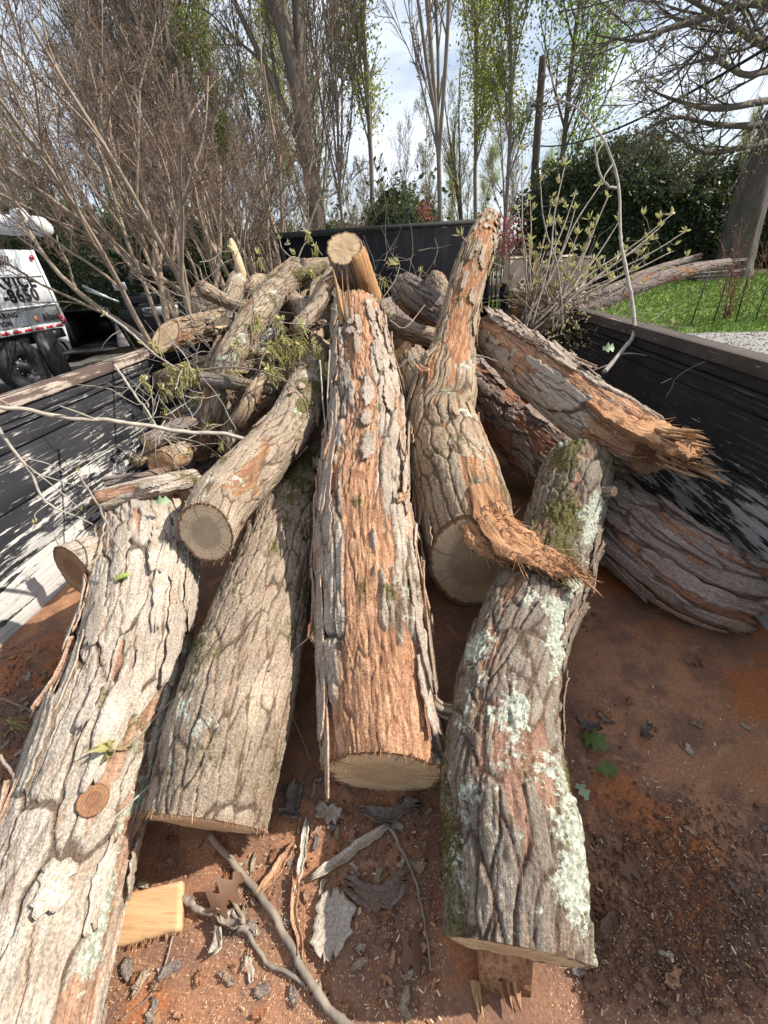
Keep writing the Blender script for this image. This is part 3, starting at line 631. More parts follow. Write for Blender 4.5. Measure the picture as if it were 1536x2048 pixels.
for yy in (1.2, 2.3):
    for xx in (XL - .30, XR + .30):
        w_ = thing('trailer_wheel', (xx, yy, .38), 'x', 'wheel'); del w_['label']; del w_['category']; w_.parent = bed; w_.location = Vector((xx, yy - 2, .38)); WL[w_] = np.array([xx, yy, .38])
        a_ = np.linspace(0, 2 * np.pi, 25)[:-1]; mb = MB(); prof = [(.2, -.1), (.36, -.11), (.38, -.08), (.38, .08), (.36, .11), (.2, .1)]
        V = np.array([[xx + p[1], yy + p[0] * np.cos(t_), .38 + p[0] * np.sin(t_)] for t_ in a_ for p in prof]); F = [[i_ * 6 + j_, i_ * 6 + j_ + 1, ((i_ + 1) % 24) * 6 + j_ + 1, ((i_ + 1) % 24) * 6 + j_] for i_ in range(24) for j_ in range(5)]
        mb.add(V, F).build('tyre', mflat('tyre_rubber', (.02, .02, .02), .8), w_)
        MB().tube([(xx - .09, yy, .38), (xx + .09, yy, .38)], .2, 20).build('rim', mflat('rim_grey', (.3, .3, .3), .4), w_)
# ================================================================== LOGS
def newlog(label, cat='log', at_=None, name='log'): 
    return thing(name, at_ if at_ is not None else (0, 0, F0), label, cat)
# L1 pale log at left foreground
K1 = [kp(-60, 2300, 340), kp(32, 2080, 312), kp(134, 1720, 270, .128), kp(207, 1500, 242, .133), kp(258, 1350, 226, .140), kp(294, 1180, 208, .148), kp(302, 1100, 192, .150), kp(298, 1040, 165, .142)]
t = newlog('pale grey log running out of the bottom left corner, with a sawn brown knot', at_=K1[2][:3])
I1 = tube_log(t, 'bark', K1, 'grey', 11, ends=('cut', 'rough'), nv=300, ds=.0042, lich=[(1.0, .5, .3, .9, .28), (.7, .2, .1, .28, .4)], moss=[(1.3, .6, .35, 1., .3), (.3, .8, .9, 1., .42)], bare=[(-.9, .3, .86, 1, .25)], wob=.10)
LOGS['L1'] = I1
flakes(t, I1, 26, 1101, MBK['grey'], 'grey', (.1, .95), (-1.5, 1.5), (.06, .22), (.018, .045), (.002, .010))
kb = [np.array([*at(290, 1100, 1.30), .078]), np.array([*at(235, 1115, 1.20), .080]), kp(190, 1130, 112, .080), kp(148, 1144, 112, .076)]
tube_log(t, 'branch_stub', kb, 'grey', 12, ends=(None, 'dark'), cutn=(None, (-.35, -.92, .1)), nv=130, ds=.006)
kn = I1['P']; 
def on_log(I, px, py):
    d = nrm(ray(px, py)); P = I['V'].reshape(-1, 3); v = P - CAM; tt = v @ d; e = np.linalg.norm(v - tt[:, None] * d, axis=1)
    idx = np.argsort(e)[:60]; return P[idx[np.argmin(tt[idx])]]
flakes(LOGS['L1']['o'].parent, I1, 14, 1102, MBK['grey'], 'grey', (.2, .9), (-1.6, -1.0), (.12, .3), (.02, .04), (.006, .02)); p = on_log(I1, 195, 1590); ix = np.argmin(np.linalg.norm(I1['P'] - p, axis=1)); nn = nrm(p - I1['P'][ix])
def knot(parent, p, nn, r, h, seed, mat='rough', label=None):
    Kk = np.array([[*(p - nn * r * .5), r * 1.12], [*(p - nn * .004), r * 1.06], [*(p + nn * h), r]])
    tube_log(parent, 'knot', Kk, dict(STY['brown'], rel=.0007, Lp=.05, Wp=.003, mat='dark'), seed, ends=(None, 'knot' if mat == 'rough' else mat), nv=64, ds=.004)
knot(t, p, nn, .025, .010, 31)
# L2 brown-green log second from left
K2 = [kp(412, 1650, 238), kp(474, 1400, 226, .131), kp(545, 1150, 164, .127), kp(600, 950, 112, .120), kp(635, 820, 90, .118)]
t = newlog('tan mossy log with a flat sawn end, lying left of the orange barked middle log', at_=K2[0][:3])
I2 = tube_log(t, 'bark', K2, 'tan', 21, ends=('cut', 'cut'), cutn=((-.05, -.97, -.20), None), nv=250, ds=.0045, bare=[], moss=[(0, 2, 0, .9, .10)], lich=[(0, 2, 0, 1, -.12)], wob=.10)
LOGS['L2'] = I2
# L3 middle log
K3 = [kp(771, 1548, 226), kp(757, 1400, 210, .123), kp(738, 1200, 192, .126), kp(728, 1000, 166, .131), kp(733, 800, 132, .135), kp(714, 632, 96, .13)]
t = newlog('long middle log with orange inner bark between shaggy grey bark strips', at_=K3[0][:3])
I3 = tube_log(t, 'bark', K3, 'plated', 33, ends=('cut', 'rough'), cutn=((.0, -.93, -.12), None), nv=300, ds=.0045, jag=(0, .05),
              bare=[(-.05, .48, .0, 1., .22), (.15, 1.4, .0, .09, .35), (.1, .55, .86, 1., .4), (-1.1, .5, 0, 1, -.12), (.62, .35, .3, .8, -.10)], wob=.07)
LOGS['L3'] = I3
flakes(t, I3, 46, 331, MBK['plated'], 'plated', (.03, .95), (-1.75, -.75), (.10, .34), (.012, .032), (.003, .014))
flakes(t, I3, 22, 332, MBK['plated'], 'plated', (.03, .95), (.75, 1.7), (.10, .34), (.012, .030), (.003, .018))
flakes(t, I3, 16, 333, MBK['plated'], 'plated', (.35, .9), (-.7, .75), (.06, .22), (.016, .036), (.001, .006))
pt = I3['P'][-1]; g = rng(3)
splinters(t, 'splinter', [on_log(I3, 690, 640), on_log(I3, 682, 645), on_log(I3, 700, 638)], (-.02, .12, 1), (.14, .24), (.02, .032), 34, spread=.04)
# sawn fringe fibres
def fringe(parent, I, e, n_, ln, seed, mat=MSPL, frac=(0, 1)):
    g = rng(seed); ring = I['V'][0 if e == 0 else -1]; m = len(ring); js = (g.uniform(*frac, n_) * m).astype(int) % m
    Tn = -I['T'][0] if e == 0 else I['T'][-1]
    splinters(parent, 'torn_fibres', ring[js] - Tn * .004, Tn * .7 + np.array([0, 0, -.35]), ln, (.0012, .003), seed, mat, .3, kind='stuff')
fringe(t, I3, 0, 120, (.006, .022), 35, MTORN, (.3, .7))
fringe(LOGS['L2']['o'].parent, I2, 0, 260, (.005, .016), 36, MSPL, (.05, .95))
# L4 forked log
K4 = [kp(948, 1128, 182, .150), kp(922, 1000, 182, .158), kp(882, 850, 144, .150), kp(890, 780, 122, .132), kp(902, 715, 92, .108), kp(917, 640, 74, .091), kp(936, 560, 67, .086), kp(957, 495, 60, .082), kp(978, 440, 40, .070)]
t = newlog('thick forked log with a big sawn end and torn orange bark hanging at its right', at_=K4[0][:3])
I4 = tube_log(t, 'bark', K4, dict(STY['brown'], Lp=.24, rel=.0056, bt=.67), 41, ends=('grey', 'rough'), cutn=((.03, -.99, .02), None), nv=300, ds=.0045, jag=(0, .04), bare=[(.75, .45, 0, .12, .28), (0, 2, .45, 1, .06)], wob=.12, capmat=MCUTG)
LOGS['L4'] = I4
K4b = [kp(872, 850, 110, .118), kp(852, 790, 92, .103), kp(836, 748, 80, .094), kp(828, 722, 66, .082)]
I4b = tube_log(t, 'branch_stub', K4b, 'brown', 42, ends=(None, 'rough'), jag=(0, .03), nv=190, ds=.0055, wob=.12)
flakes(t, I4, 26, 441, MBK['plated'], 'brown', (.02, .35), (-1.7, -.7), (.08, .22), (.015, .035), (.004, .02))
flakes(t, I4, 22, 442, MBK['brown'], 'brown', (.15, .98), (.2, 1.5), (.05, .14), (.015, .03), (.003, .012))
flakes(t, I4, 26, 443, MBK['plated'], 'brown', (.5, .98), (-1.5, 1.5), (.05, .16), (.010, .025), (.002, .008))
# torn bark flap: fibrous ribbon
def ribbon(parent, name, pts, wds, ups, mat, seed, th=.006, nw=14, nu=60, rag=.5):
    g = rng(seed); Q = crom(np.hstack([np.array(pts), np.array(wds)[:, None]]), nu); U_ = crom(np.array(ups, float), nu)
    T = nrm(np.gradient(Q[:, :3], axis=0)); S_ = nrm(np.cross(T, nrm(U_))); Nn = np.cross(S_, T)
    wv = np.linspace(-.5, .5, nw); top = np.zeros((nu, nw, 3)); q = np.zeros((nu, nw, 3)); q[..., 0] = np.linspace(0, 6, nu)[:, None]; q[..., 1] = wv * 3 + seed
    nz = fbm(q * np.array([1.2, 4, 1]), 3, seed) - .5; nz2 = fbm(q * np.array([2.5, 14, 1]), 3, seed + 3) - .5
    ed = 1 + rag * (fbm(q[:, :1] * np.array([3, 1, 1]), 3, seed + 5)[:, 0] - .5)
    for j in range(nw):
        top[:, j] = Q[:, :3] + S_ * (wv[j] * Q[:, 3] * ed)[:, None] + Nn * (nz[:, j] * .028 + nz2[:, j] * .022 + (g.random(nu) - .5) * .003 - .25 * (wv[j] ** 2) * Q[:, 3])[:, None]
    Nt = np.repeat(Nn[:, None], nw, 1); V, F = slab(top, top - Nt * th)
    n_ = len(V) // 2; lc = np.stack([np.tile(wv * .1, nu), np.zeros(n_), np.repeat(np.linspace(0, .4, nu), nw)], 1)
    obj(name, V, F, mat, parent, False, dict(lc=np.concatenate([lc, lc + 3])))
    return top
a = on_log(I4, 985, 1000); b = on_log(I4, 1010, 1075)
r1 = ribbon(t, 'torn_bark', [on_log(I4, 962, 960) - FW * .004, on_log(I4, 990, 1025) - FW * .012, at(1037, 1083, 1.08), at(1080, 1108, 1.035), at(1120, 1130, 1.0), at(1160, 1146, .985)], [.07, .12, .125, .11, .08, .014], [(.2, -.3, 1)] * 6, MTORN, 45)
r2 = ribbon(t, 'torn_bark', [at(932, 1045, 1.17), at(960, 1082, 1.13), at(995, 1100, 1.10), at(1040, 1118, 1.08), at(1085, 1138, 1.06)], [.05, .07, .06, .05, .02], [(0, -.6, 1)] * 5, MTORN, 46)
g = rng(47)
splinters(t, 'torn_fibres', [r1[i_, j_] for i_, j_ in zip(g.integers(8, 60, 520), g.integers(0, 14, 520))] + [r2[i_, j_] for i_, j_ in zip(g.integers(5, 58, 200), g.integers(0, 14, 200))], (.6, -.5, -.3), (.015, .055), (.0012, .004), 48, MTORN, .45, kind='stuff')
for k_ in range(9): splinters(t, 'splinter', [r1[48 + k_, 3 + k_ % 8]], (.75, -.5, -.35), (.05, .09), (.006, .012), 490 + k_, MTORN, .15)
# L5 mossy log bottom right of centre
K5 = [kp(1030, 1905, 282, None, .015), kp(1025, 1700, 258, .115), kp(1005, 1500, 224, .118), kp(1030, 1300, 186, .119), kp(1108, 1100, 152, .120), kp(1148, 960, 138, .120), kp(1158, 915, 120, .110)]
t = newlog('lichen covered log at the bottom right, its right side crusted pale green', at_=K5[0][:3])
I5 = tube_log(t, 'bark', K5, 'moss', 51, ends=('cut', 'rough'), cutn=((-.10, -.96, -.10), None), nv=280, ds=.0042,
              lich=[(.95, .38, 0, .45, .46), (.25, .25, .16, .32, .30), (.75, .3, .45, .85, .26), (-.1, .2, .35, .5, .12)], moss=[(-.2, .6, .8, 1, .42), (.0, .35, .6, .75, .35), (0, 1, .3, .6, .12)],
              bare=[(.0, .32, .10, .26, .20), (.4, .2, .5, .8, .08), (1.1, .15, .4, .7, .12)], wob=.10)
LOGS['L5'] = I5
flakes(t, I5, 12, 551, MBK['moss'], 'moss', (.3, .7), (.9, 1.7), (.06, .2), (.015, .035), (.003, .014))
p = on_log(I5, 880, 1415); ix = np.argmin(np.linalg.norm(I5['P'] - p, axis=1)); nn = nrm(p - I5['P'][ix])
Kk = np.array([[*(p - nn * .03), .018], [*(p + nn * .015), .014], [*(p + nn * .04 + np.array([0, 0, .02])), .011]]); tube_log(t, 'branch_stub', Kk, 'small', 52, ends=(None, 'dark'), nv=48, ds=.004)
p = on_log(I5, 1215, 985); ix = np.argmin(np.linalg.norm(I5['P'] - p, axis=1)); nn = nrm(p - I5['P'][ix])
Kk = np.array([[*(p - nn * .03), .022], [*(p + nn * .02 - FW * .01), .015]]); tube_log(t, 'branch_stub', Kk, 'small', 53, ends=(None, 'cut'), cutn=(None, (.5, -.7, .4)), nv=48, ds=.004)
# L6 lower right log
K6 = [kp(925, 735, 78, .135), kp(985, 808, 100, .145), kp(1085, 905, 128, .152), kp(1200, 1010, 148, .149), kp(1300, 1092, 168, .146), kp(1400, 1158, 172, .138), kp(1475, 1186, 150, .120)]
t = newlog('shaded reddish brown log lying low along the right wall under the mossy log', at_=K6[4][:3])
I6 = tube_log(t, 'bark', K6, dict(STY['plated'], Lp=.22, Wp=.045, rel=.0065, bt=.60, mat='red'), 61, ends=('rough', 'rough'), nv=300, ds=.0052, jag=(0, .07), bare=[(-.2, .35, .0, .6, .08), (.5, .35, .3, .9, .07), (-.9, .4, .5, 1, .10)], lich=[(.2, .2, .72, .8, .30)], wob=.10)
LOGS['L6'] = I6
flakes(t, I6, 34, 661, MBK['red'], 'dark', (.1, .95), (-1.3, 1.3), (.08, .26), (.02, .05), (.002, .012))
p = on_log(I6, 1262, 1160); ix = np.argmin(np.linalg.norm(I6['P'] - p, axis=1)); knot(t, p, nrm(p - I6['P'][ix]), .014, .006, 62, 'dark')
# L7 upper right log
K7 = [kp(968, 662, 78, .105), kp(1020, 702, 92, .112), kp(1100, 765, 112, .117), kp(1190, 832, 122, .115), kp(1260, 878, 122, .108), kp(1312, 908, 106, .090)]
t = newlog('log on the right with cracked silver bark on top and a splintered torn end', at_=K7[4][:3])
I7 = tube_log(t, 'bark', K7, 'plated', 71, ends=('rough', 'dark'), cutn=(None, (.15, -.97, -.15)), nv=260, ds=.0052, bare=[(0.1, .5, .05, .95, .16), (0, 1.6, .82, 1., .28), (-1.15, .45, .1, .75, -.22)], wob=.12)
LOGS['L7'] = I7
flakes(t, I7, 34, 771, MBK['plated'], 'plated', (.02, .72), (.7, 1.6), (.08, .24), (.016, .036), (.006, .022))
flakes(t, I7, 16, 772, MBK['plated'], 'plated', (.05, .7), (-1.4, .5), (.06, .2), (.016, .034), (.001, .007))
def along(I, f, phi, up=0.0):
    i_ = int(np.clip(f, 0, .999) * len(I['P'])); r_ = I['r'][i_] + up; return I['P'][i_] + (I['A'][i_] * math.cos(phi) + I['B'][i_] * math.sin(phi)) * r_
rb = ribbon(t, 'torn_bark', [along(I7, .78, .5, .005), along(I7, .9, .55, .012), at(1352, 878, 1.17), at(1395, 912, 1.12)], [.08, .14, .13, .07], [(.2, -.5, 1)] * 4, MTORN, 75, .02)
g = rng(76)
for k_ in range(80):
    p0 = at(1325 + g.uniform(-15, 45), 860 + g.uniform(-5, 70), 1.22 + g.uniform(-.04, .03)); splinters(t, 'splinter', [p0], at(1480, 935, 1.05) - at(1360, 895, 1.22), (.05, .15), (.007, .024), 7600 + k_, MSPL, .09)
splinters(t, 'torn_fibres', [on_log(I7, 1255 + g.uniform(-30, 70), 860 + g.uniform(-30, 60)) for _ in range(260)], (.8, -.2, -.3), (.02, .07), (.002, .006), 77, MTORN, .5, kind='stuff')
# L8
K8 = [kp(412, 1066, 122, .083), kp(448, 1000, 118, .088), kp(522, 920, 108, .095), kp(585, 842, 94, .095), kp(618, 760, 72, .090), kp(640, 700, 58, .085)]
t = newlog('mossy topped log on the left pile, its round sawn end showing a grey heart', at_=K8[0][:3])
I8 = tube_log(t, 'bark', K8, 'tan', 81, ends=('grey', 'rough'), cutn=((-.05, -.93, .22), None), nv=220, ds=.0048, bare=[(-.2, .55, .03, .26, .40), (.7, .3, 0, .16, .35)], lich=[(0, 1, .4, .9, .12)], moss=[(.3, .6, .35, .8, .25)], wob=.16, capmat=MCUTG)
flakes(t, I8, 14, 881, MBK['tan'], 'tan', (.1, .9), (-1.3, 1.3), (.04, .12), (.012, .028), (.002, .01))
fringe(t, I8, 0, 60, (.006, .02), 83, MSPL, (0, 1))
# L9 curved knotty log
K9 = [kp(398, 915, 40, .052), kp(414, 850, 48, .058), kp(438, 770, 54, .064), kp(464, 705, 58, .069), kp(503, 645, 60, .075), kp(555, 583, 55, .077), kp(598, 545, 50, .075)]
t = newlog('curving lichen spotted log with two short sawn branch stubs, on the left pile', at_=K9[2][:3])
I9 = tube_log(t, 'bark', K9, 'small', 91, ends=('rough', 'rough'), nv=200, ds=.005, lich=[(0, 2, 0, 1, .10)], bare=[(-.6, .4, .05, .3, .3), (.2, .4, .9, 1, .3)], wob=.22)
Kb = [kp(556, 575, 40, .058), kp(590, 608, 38, .055), kp(615, 630, 36, .05), kp(632, 644, 33, .046)]
tube_log(t, 'branch_stub', Kb, 'small', 92, ends=(None, 'cut'), cutn=(None, (.4, -.6, .7)), nv=120, ds=.005)
Kb = [kp(478, 690, 34, .052), kp(460, 664, 33, .046), kp(444, 645, 32, .042)]
tube_log(t, 'branch_stub', Kb, 'small', 93, ends=(None, 'cut'), cutn=(None, (.05, -.45, .9)), nv=120, ds=.005)
Kb = [kp(444, 760, 44, .055), kp(448, 830, 42, .052), kp(460, 890, 38, .048), kp(470, 925, 26, .035)]
tube_log(t, 'side_branch', Kb, 'small', 94, ends=(None, 'rough'), nv=130, ds=.006, bare=[(0, 2, 0, 1, .1)])
# L10 bright cut
K10 = [kp(330, 674, 62, .088), kp(380, 662, 60, .09), kp(440, 648, 58, .092), kp(520, 628, 56, .095)]
t = newlog('log with a bright round sawn end overhanging the left wall of the trailer', at_=K10[0][:3])
I10 = tube_log(t, 'bark', K10, 'brown', 101, ends=('cut', 'rough'), cutn=((-.08, -.75, .65), None), nv=200, ds=.005, wob=.1, bare=[(0, 2, 0, 1, .06)])
flakes(t, I10, 8, 1001, MBK['brown'], 'brown', (.1, .9), (-1, 1), (.04, .1), (.012, .026), (.002, .008))
# L11 small sawn at left under it
K11 = [kp(311, 768, 42, .062), kp(350, 756, 48, .068), kp(400, 742, 52, .075), kp(445, 728, 52, .08)]
t = newlog('short reddish log with a slanted sawn end, below the bright round cut', at_=K11[0][:3])
tube_log(t, 'bark', K11, 'brown', 111, ends=('cut', 'rough'), cutn=((-.80, -.55, .2), None), nv=160, ds=.005, bare=[(0, 2, 0, .5, .08)])
# L12 small weathered branch piece
K12 = [kp(190, 1003, 42, .032), kp(250, 988, 42, .033), kp(320, 972, 40, .032), kp(395, 955, 34, .030)]
t = newlog('thin weathered branch section lying behind the pale foreground log', at_=K12[0][:3])
I12 = tube_log(t, 'bark', K12, 'grey', 121, ends=('rough', 'rough'), nv=120, ds=.004, bare=[(-.2, .5, 0, .45, .3)])
flakes(t, I12, 4, 1201, MBK['grey'], 'grey', (.2, .9), (-.6, .8), (.04, .09), (.01, .02), (.002, .006))
# L13
K13 = [kp(482, 838, 46, .062), kp(520, 806, 50, .068), kp(555, 776, 50, .07), kp(590, 735, 46, .07)]
t = newlog('short grey log with small brown sawn face, beside the mossy topped log', at_=K13[0][:3])
tube_log(t, 'bark', K13, 'small', 131, ends=('dark', 'rough'), cutn=((-.55, -.8, -.1), None), nv=160, ds=.005, bare=[(-.3, .5, .0, .3, .3)])
# L14 standing stub with notch
K14 = [kp(688, 497, 68, .088), kp(701, 533, 68, .092), kp(719, 578, 64, .097), kp(737, 630, 60, .10), kp(744, 680, 57, .10)]
t = newlog('upright log before the black headboard, round sawn top over split wood face', at_=K14[1][:3])
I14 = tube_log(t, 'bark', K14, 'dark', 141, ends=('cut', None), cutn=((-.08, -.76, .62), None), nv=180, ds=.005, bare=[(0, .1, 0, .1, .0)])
# split face: slab of pale wood on front
P14, A14, B14, T14 = I14['P'], I14['A'], I14['B'], I14['T']
nn_ = len(P14); us = np.linspace(.03, .60, 22); top = np.zeros((22, 9, 3)); bt = top.copy(); g = rng(142)
for a_, u_ in enumerate(us):
    i_ = int(u_ * nn_); w0 = .25 + (u_ - .03) * -2.2; w1 = 1.35
    for b_, f_ in enumerate(np.linspace(0, 1, 9)):
        ph_ = max(-.75, w0) * (1 - f_) + w1 * f_; rr_ = I14['r'][i_] + .017 + .004 * g.random() * (a_ > 0)
        top[a_, b_] = P14[i_] + (A14[i_] * math.cos(ph_) + B14[i_] * math.sin(ph_)) * rr_; bt[a_, b_] = P14[i_] + (A14[i_] * math.cos(ph_) + B14[i_] * math.sin(ph_)) * (rr_ - .02)
V, F = slab(top, bt); lc = np.concatenate([np.stack([np.tile(np.linspace(0, .15, 9), 22), np.zeros(198), np.repeat(us * .4, 9)], 1)] * 2)
obj('split_face', V, F, wood_mat('split_wood', (.56, .33, .155), (.36, .18, .08)), t, False, dict(lc=lc))
# L15 broken trunk with pale spike
K15 = [kp(440, 690, 44, .07), kp(452, 640, 42, .068), kp(464, 595, 40, .066), kp(476, 558, 36, .062)]
t = newlog('broken lichen grey stub topped with a pale bare wooden spike', at_=K15[0][:3])
I15 = tube_log(t, 'bark', K15, 'small', 151, ends=('rough', 'rough'), jag=(0, .06), nv=140, ds=.006, lich=[(0, 2, 0, 1, .3)], wob=.3)
p = I15['P'][-1]; sp = MB()
sp.tube([p - (0, 0, .05), at(484, 545, 2.62), at(474, 515, 2.62), at(464, 488, 2.62), at(462, 478, 2.62)], [.030, .030, .027, .024, .010], 9); sp.tube([at(470, 508, 2.61), at(462, 496, 2.60), at(456, 492, 2.6)], [.018, .014, .008], 7)
V = np.concatenate(sp.V); obj('wood_spike', V, sp.fs(), wood_mat('bare_wood', (.74, .57, .36), (.56, .38, .21), (1, 1, .1)), t, True, dict(lc=V))
Kb = [kp(486, 600, 34, .06), kp(500, 575, 32, .055), kp(520, 560, 26, .05), kp(545, 568, 20, .04)]
tube_log(t, 'side_branch', Kb, 'small', 153, ends=(None, 'rough'), nv=100, ds=.006, bare=[(0, 2, .0, .5, .2)])
# small / hidden logs
SM = [
 ('shaggy rounded log end against the black headboard, right of the upright log', 'dark', [(806, 575, 62, .115), (835, 600, 66, .115), (880, 635, 68, .12), (930, 670, 70, .12)], ('rough', 'rough')),
 ('pale rounded log end peeking above the shaggy one at the headboard', 'small', [(868, 556, 40, .085), (885, 600, 44, .09), (905, 650, 44, .09)], ('rough', 'rough')),
 ('thin crooked grey log lying across the gap between middle log and fork', 'small', [(752, 622, 26, .045), (790, 648, 34, .055), (835, 668, 40, .06), (885, 680, 42, .065)], ('rough', 'rough')),
 ('log hidden in the gap behind the middle log, only its ringed sawn end showing', 'dark', [(797, 712, 60, .105), (800, 690, 56, .105), (806, 650, 50, .105)], ('dark', 'rough')),
 ('sunlit log behind the pile left of the upright log', 'small', [(560, 560, 50, .09), (610, 545, 52, .095), (665, 540, 52, .1), (720, 535, 50, .1)], ('rough', 'rough')),
 ('bleached rough log slanting behind the sawn branch stub', 'tan', [(560, 700, 50, .08), (600, 640, 54, .09), (640, 590, 54, .095), (675, 545, 52, .1)], ('rough', 'rough')),
 ('leaning log in the shadow against the middle log top', 'tan', [(620, 760, 56, .085), (650, 700, 58, .09), (668, 640, 58, .095), (672, 585, 54, .1)], ('rough', 'rough')),
 ('short log with an orange broken end poking out above the left wall', 'brown', [(398, 588, 36, .07), (412, 620, 44, .08), (450, 655, 50, .09)], ('rough', 'rough')),
 ('brown log between the bright round cut and the curving log', 'brown', [(470, 600, 44, .085), (520, 590, 46, .09), (560, 560, 48, .095), (600, 528, 44, .09)], ('rough', 'rough')),
 ('dark log crossing under the branch stubs', 'dark', [(500, 740, 40, .07), (560, 690, 44, .08), (620, 650, 48, .09)], ('rough', 'rough')),
 ('rotten red brown stub end beside the left wall', 'brown', [(322, 928, 54, .055), (352, 912, 52, .06), (398, 885, 50, .065), (430, 860, 48, .07)], ('dark', 'rough')),
 ('smooth pale sapling trunk laid behind the mossy topped log', 'grey', [(560, 780, 34, .06), (596, 730, 34, .06), (620, 680, 34, .065)], ('rough', 'rough')),
]
SMI = []
for k_, (lb, sy, ks, en) in enumerate(SM):
    Kx = [kp(*q_) for q_ in ks]; t = newlog(lb, at_=Kx[0][:3])
    SMI.append(tube_log(t, 'bark', Kx, sy, 200 + k_, ends=en, nv=150, ds=.006, jag=(.015 if en[0] == 'rough' else 0, .02), cutn=((0, -.9, .4) if en[0] == 'dark' else None, None), wob=.2, bare=[(0, 2, 0, .2, .12)]))
gR = rng(4321)
NAMES = ['thin', 'slender', 'knobbly', 'crooked', 'pale', 'grey']
for k_ in range(20):
    cx, cy = [(470, 610), (520, 640), (545, 700), (600, 620), (640, 600), (500, 730), (570, 735), (370, 850), (430, 700), (580, 560), (630, 670), (450, 665), (560, 640), (660, 560), (330, 880), (480, 770), (610, 580), (530, 600), (500, 800), (270, 955)][k_]
    a_ = gR.uniform(-.5, 1.7); ln = gR.uniform(50, 95); w_ = gR.uniform(15, 32); D_ = 2.05 + gR.uniform(-.1, .3) if cy < 760 else 1.75
    if cy > 900: D_ = 1.35
    ks = [np.array([*at(cx + math.cos(a_) * ln * t_ + gR.normal() * 3, cy - math.sin(a_) * ln * t_ * .8 + gR.normal() * 3, D_ + t_ * gR.uniform(0, .2)), w_ * D_ / 1538 * (1.05 - .15 * t_)]) for t_ in (-1, -.3, .4, 1)]
    t = newlog('short cut branch jammed among the bigger logs of the left pile', at_=ks[0][:3], name='cut_branch'); t['group'] = 'cut branches jammed in the left pile'; t['category'] = 'branch'
    tube_log(t, 'bark', ks, ['small', 'tan', 'brown', 'dark'][k_ % 4], 600 + k_, ends=('cut' if k_ % 2 else 'rough', 'rough'), nv=80, ds=.007, wob=.15)
# hidden bulk of pile under the logs: more logs lying on the floor
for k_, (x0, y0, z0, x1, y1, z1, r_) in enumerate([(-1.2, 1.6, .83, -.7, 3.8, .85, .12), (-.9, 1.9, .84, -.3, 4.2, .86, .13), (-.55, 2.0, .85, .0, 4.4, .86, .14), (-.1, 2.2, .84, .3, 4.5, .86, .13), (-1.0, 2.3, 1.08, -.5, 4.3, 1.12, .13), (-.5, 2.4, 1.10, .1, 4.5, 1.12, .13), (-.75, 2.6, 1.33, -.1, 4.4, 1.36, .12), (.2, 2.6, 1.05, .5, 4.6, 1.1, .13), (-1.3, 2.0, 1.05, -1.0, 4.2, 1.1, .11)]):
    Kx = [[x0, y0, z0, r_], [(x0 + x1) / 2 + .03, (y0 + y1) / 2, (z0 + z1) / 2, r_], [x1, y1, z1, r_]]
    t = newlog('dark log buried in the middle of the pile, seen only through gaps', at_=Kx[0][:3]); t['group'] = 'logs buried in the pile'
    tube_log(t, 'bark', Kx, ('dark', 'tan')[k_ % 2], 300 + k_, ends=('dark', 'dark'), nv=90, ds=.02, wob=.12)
# L20 long weathered branch over right wall
K20 = [kp(1060, 655, 46, .075), kp(1150, 622, 44, .075), kp(1220, 592, 38, .068), kp(1300, 563, 29, .055), kp(1380, 540, 22, .045), kp(1440, 527, 13, .03), kp(1457, 522, 8, .02)]
t = newlog('long weathered brown limb sticking out over the right wall above the lawn', 'branch', K20[1][:3], 'limb')
I20 = tube_log(t, 'bark', K20, 'dark', 161, ends=('rough', 'rough'), jag=(0, .05), nv=130, ds=.008, wob=.12)
K21 = [kp(1110, 640, 24, .04), kp(1200, 592, 20, .035), kp(1290, 548, 15, .028), kp(1370, 521, 10, .02), kp(1398, 513, 7, .014)]
t = newlog('thinner dark limb lying just above the long weathered one', 'branch', K21[1][:3], 'limb')
tube_log(t, 'bark', K21, 'dark', 162, ends=('rough', 'rough'), jag=(0, .05), nv=70, ds=.01, wob=.12)
# ================================================================== TWIGS AND LEAVES
def lance(mb, p, d, ln, w, g, up=None):
    d = nrm(np.array(d, float)); a = nrm(np.cross(d, up if up is not None else g.normal(size=3))); n_ = np.cross(a, d); V = []
    for t, ww in ((0, .15), (.35, 1), (.7, .8), (1, .05)):
        c = p + d * ln * t + n_ * ln * .25 * t * t; V += [c - a * w * ww + n_ * w * .35 * ww, c - n_ * w * .1, c + a * w * ww + n_ * w * .35 * ww]
    mb.add(V, [[3 * k + j, 3 * k + j + 1, 3 * k + 4 + j, 3 * k + 3 + j] for k in range(3) for j in range(2)])
def bud_mesh(seed, k=7, ln=.028):
    g = rng(seed); mb = MB()
    for _ in range(k):
        d = nrm(np.array([g.normal() * .6, g.normal() * .6, 1.0])); lance(mb, np.zeros(3), d, ln * g.uniform(.6, 1.3), ln * .17, g)
    return mb.mesh('leaf_cluster', ML_BUD)
def catkin_mesh(seed, k=9):
    g = rng(seed); mb = MB()
    for _ in range(k):
        p = np.array([g.normal() * .008, g.normal() * .008, 0]); d = np.array([g.normal() * .35, g.normal() * .35, -1.0])
        L_ = int(g.integers(5, 11))
        for i_ in range(L_):
            p = p + nrm(d) * .0065; d = d + np.array([g.normal() * .12, g.normal() * .12, -.12]); mb.add(ico * .0036 * g.uniform(.7, 1.2) + p, icf)
    for _ in range(5):
        d = nrm(np.array([g.normal(), g.normal(), .5])); lance(mb, np.zeros(3), d, .03 * g.uniform(.6, 1.1), .0055, g)
    return mb.mesh('catkin_cluster', ML_CAT)
BUDS = [bud_mesh(s_) for s_ in range(5)]; CATS = [catkin_mesh(s_ + 20) for s_ in range(4)]
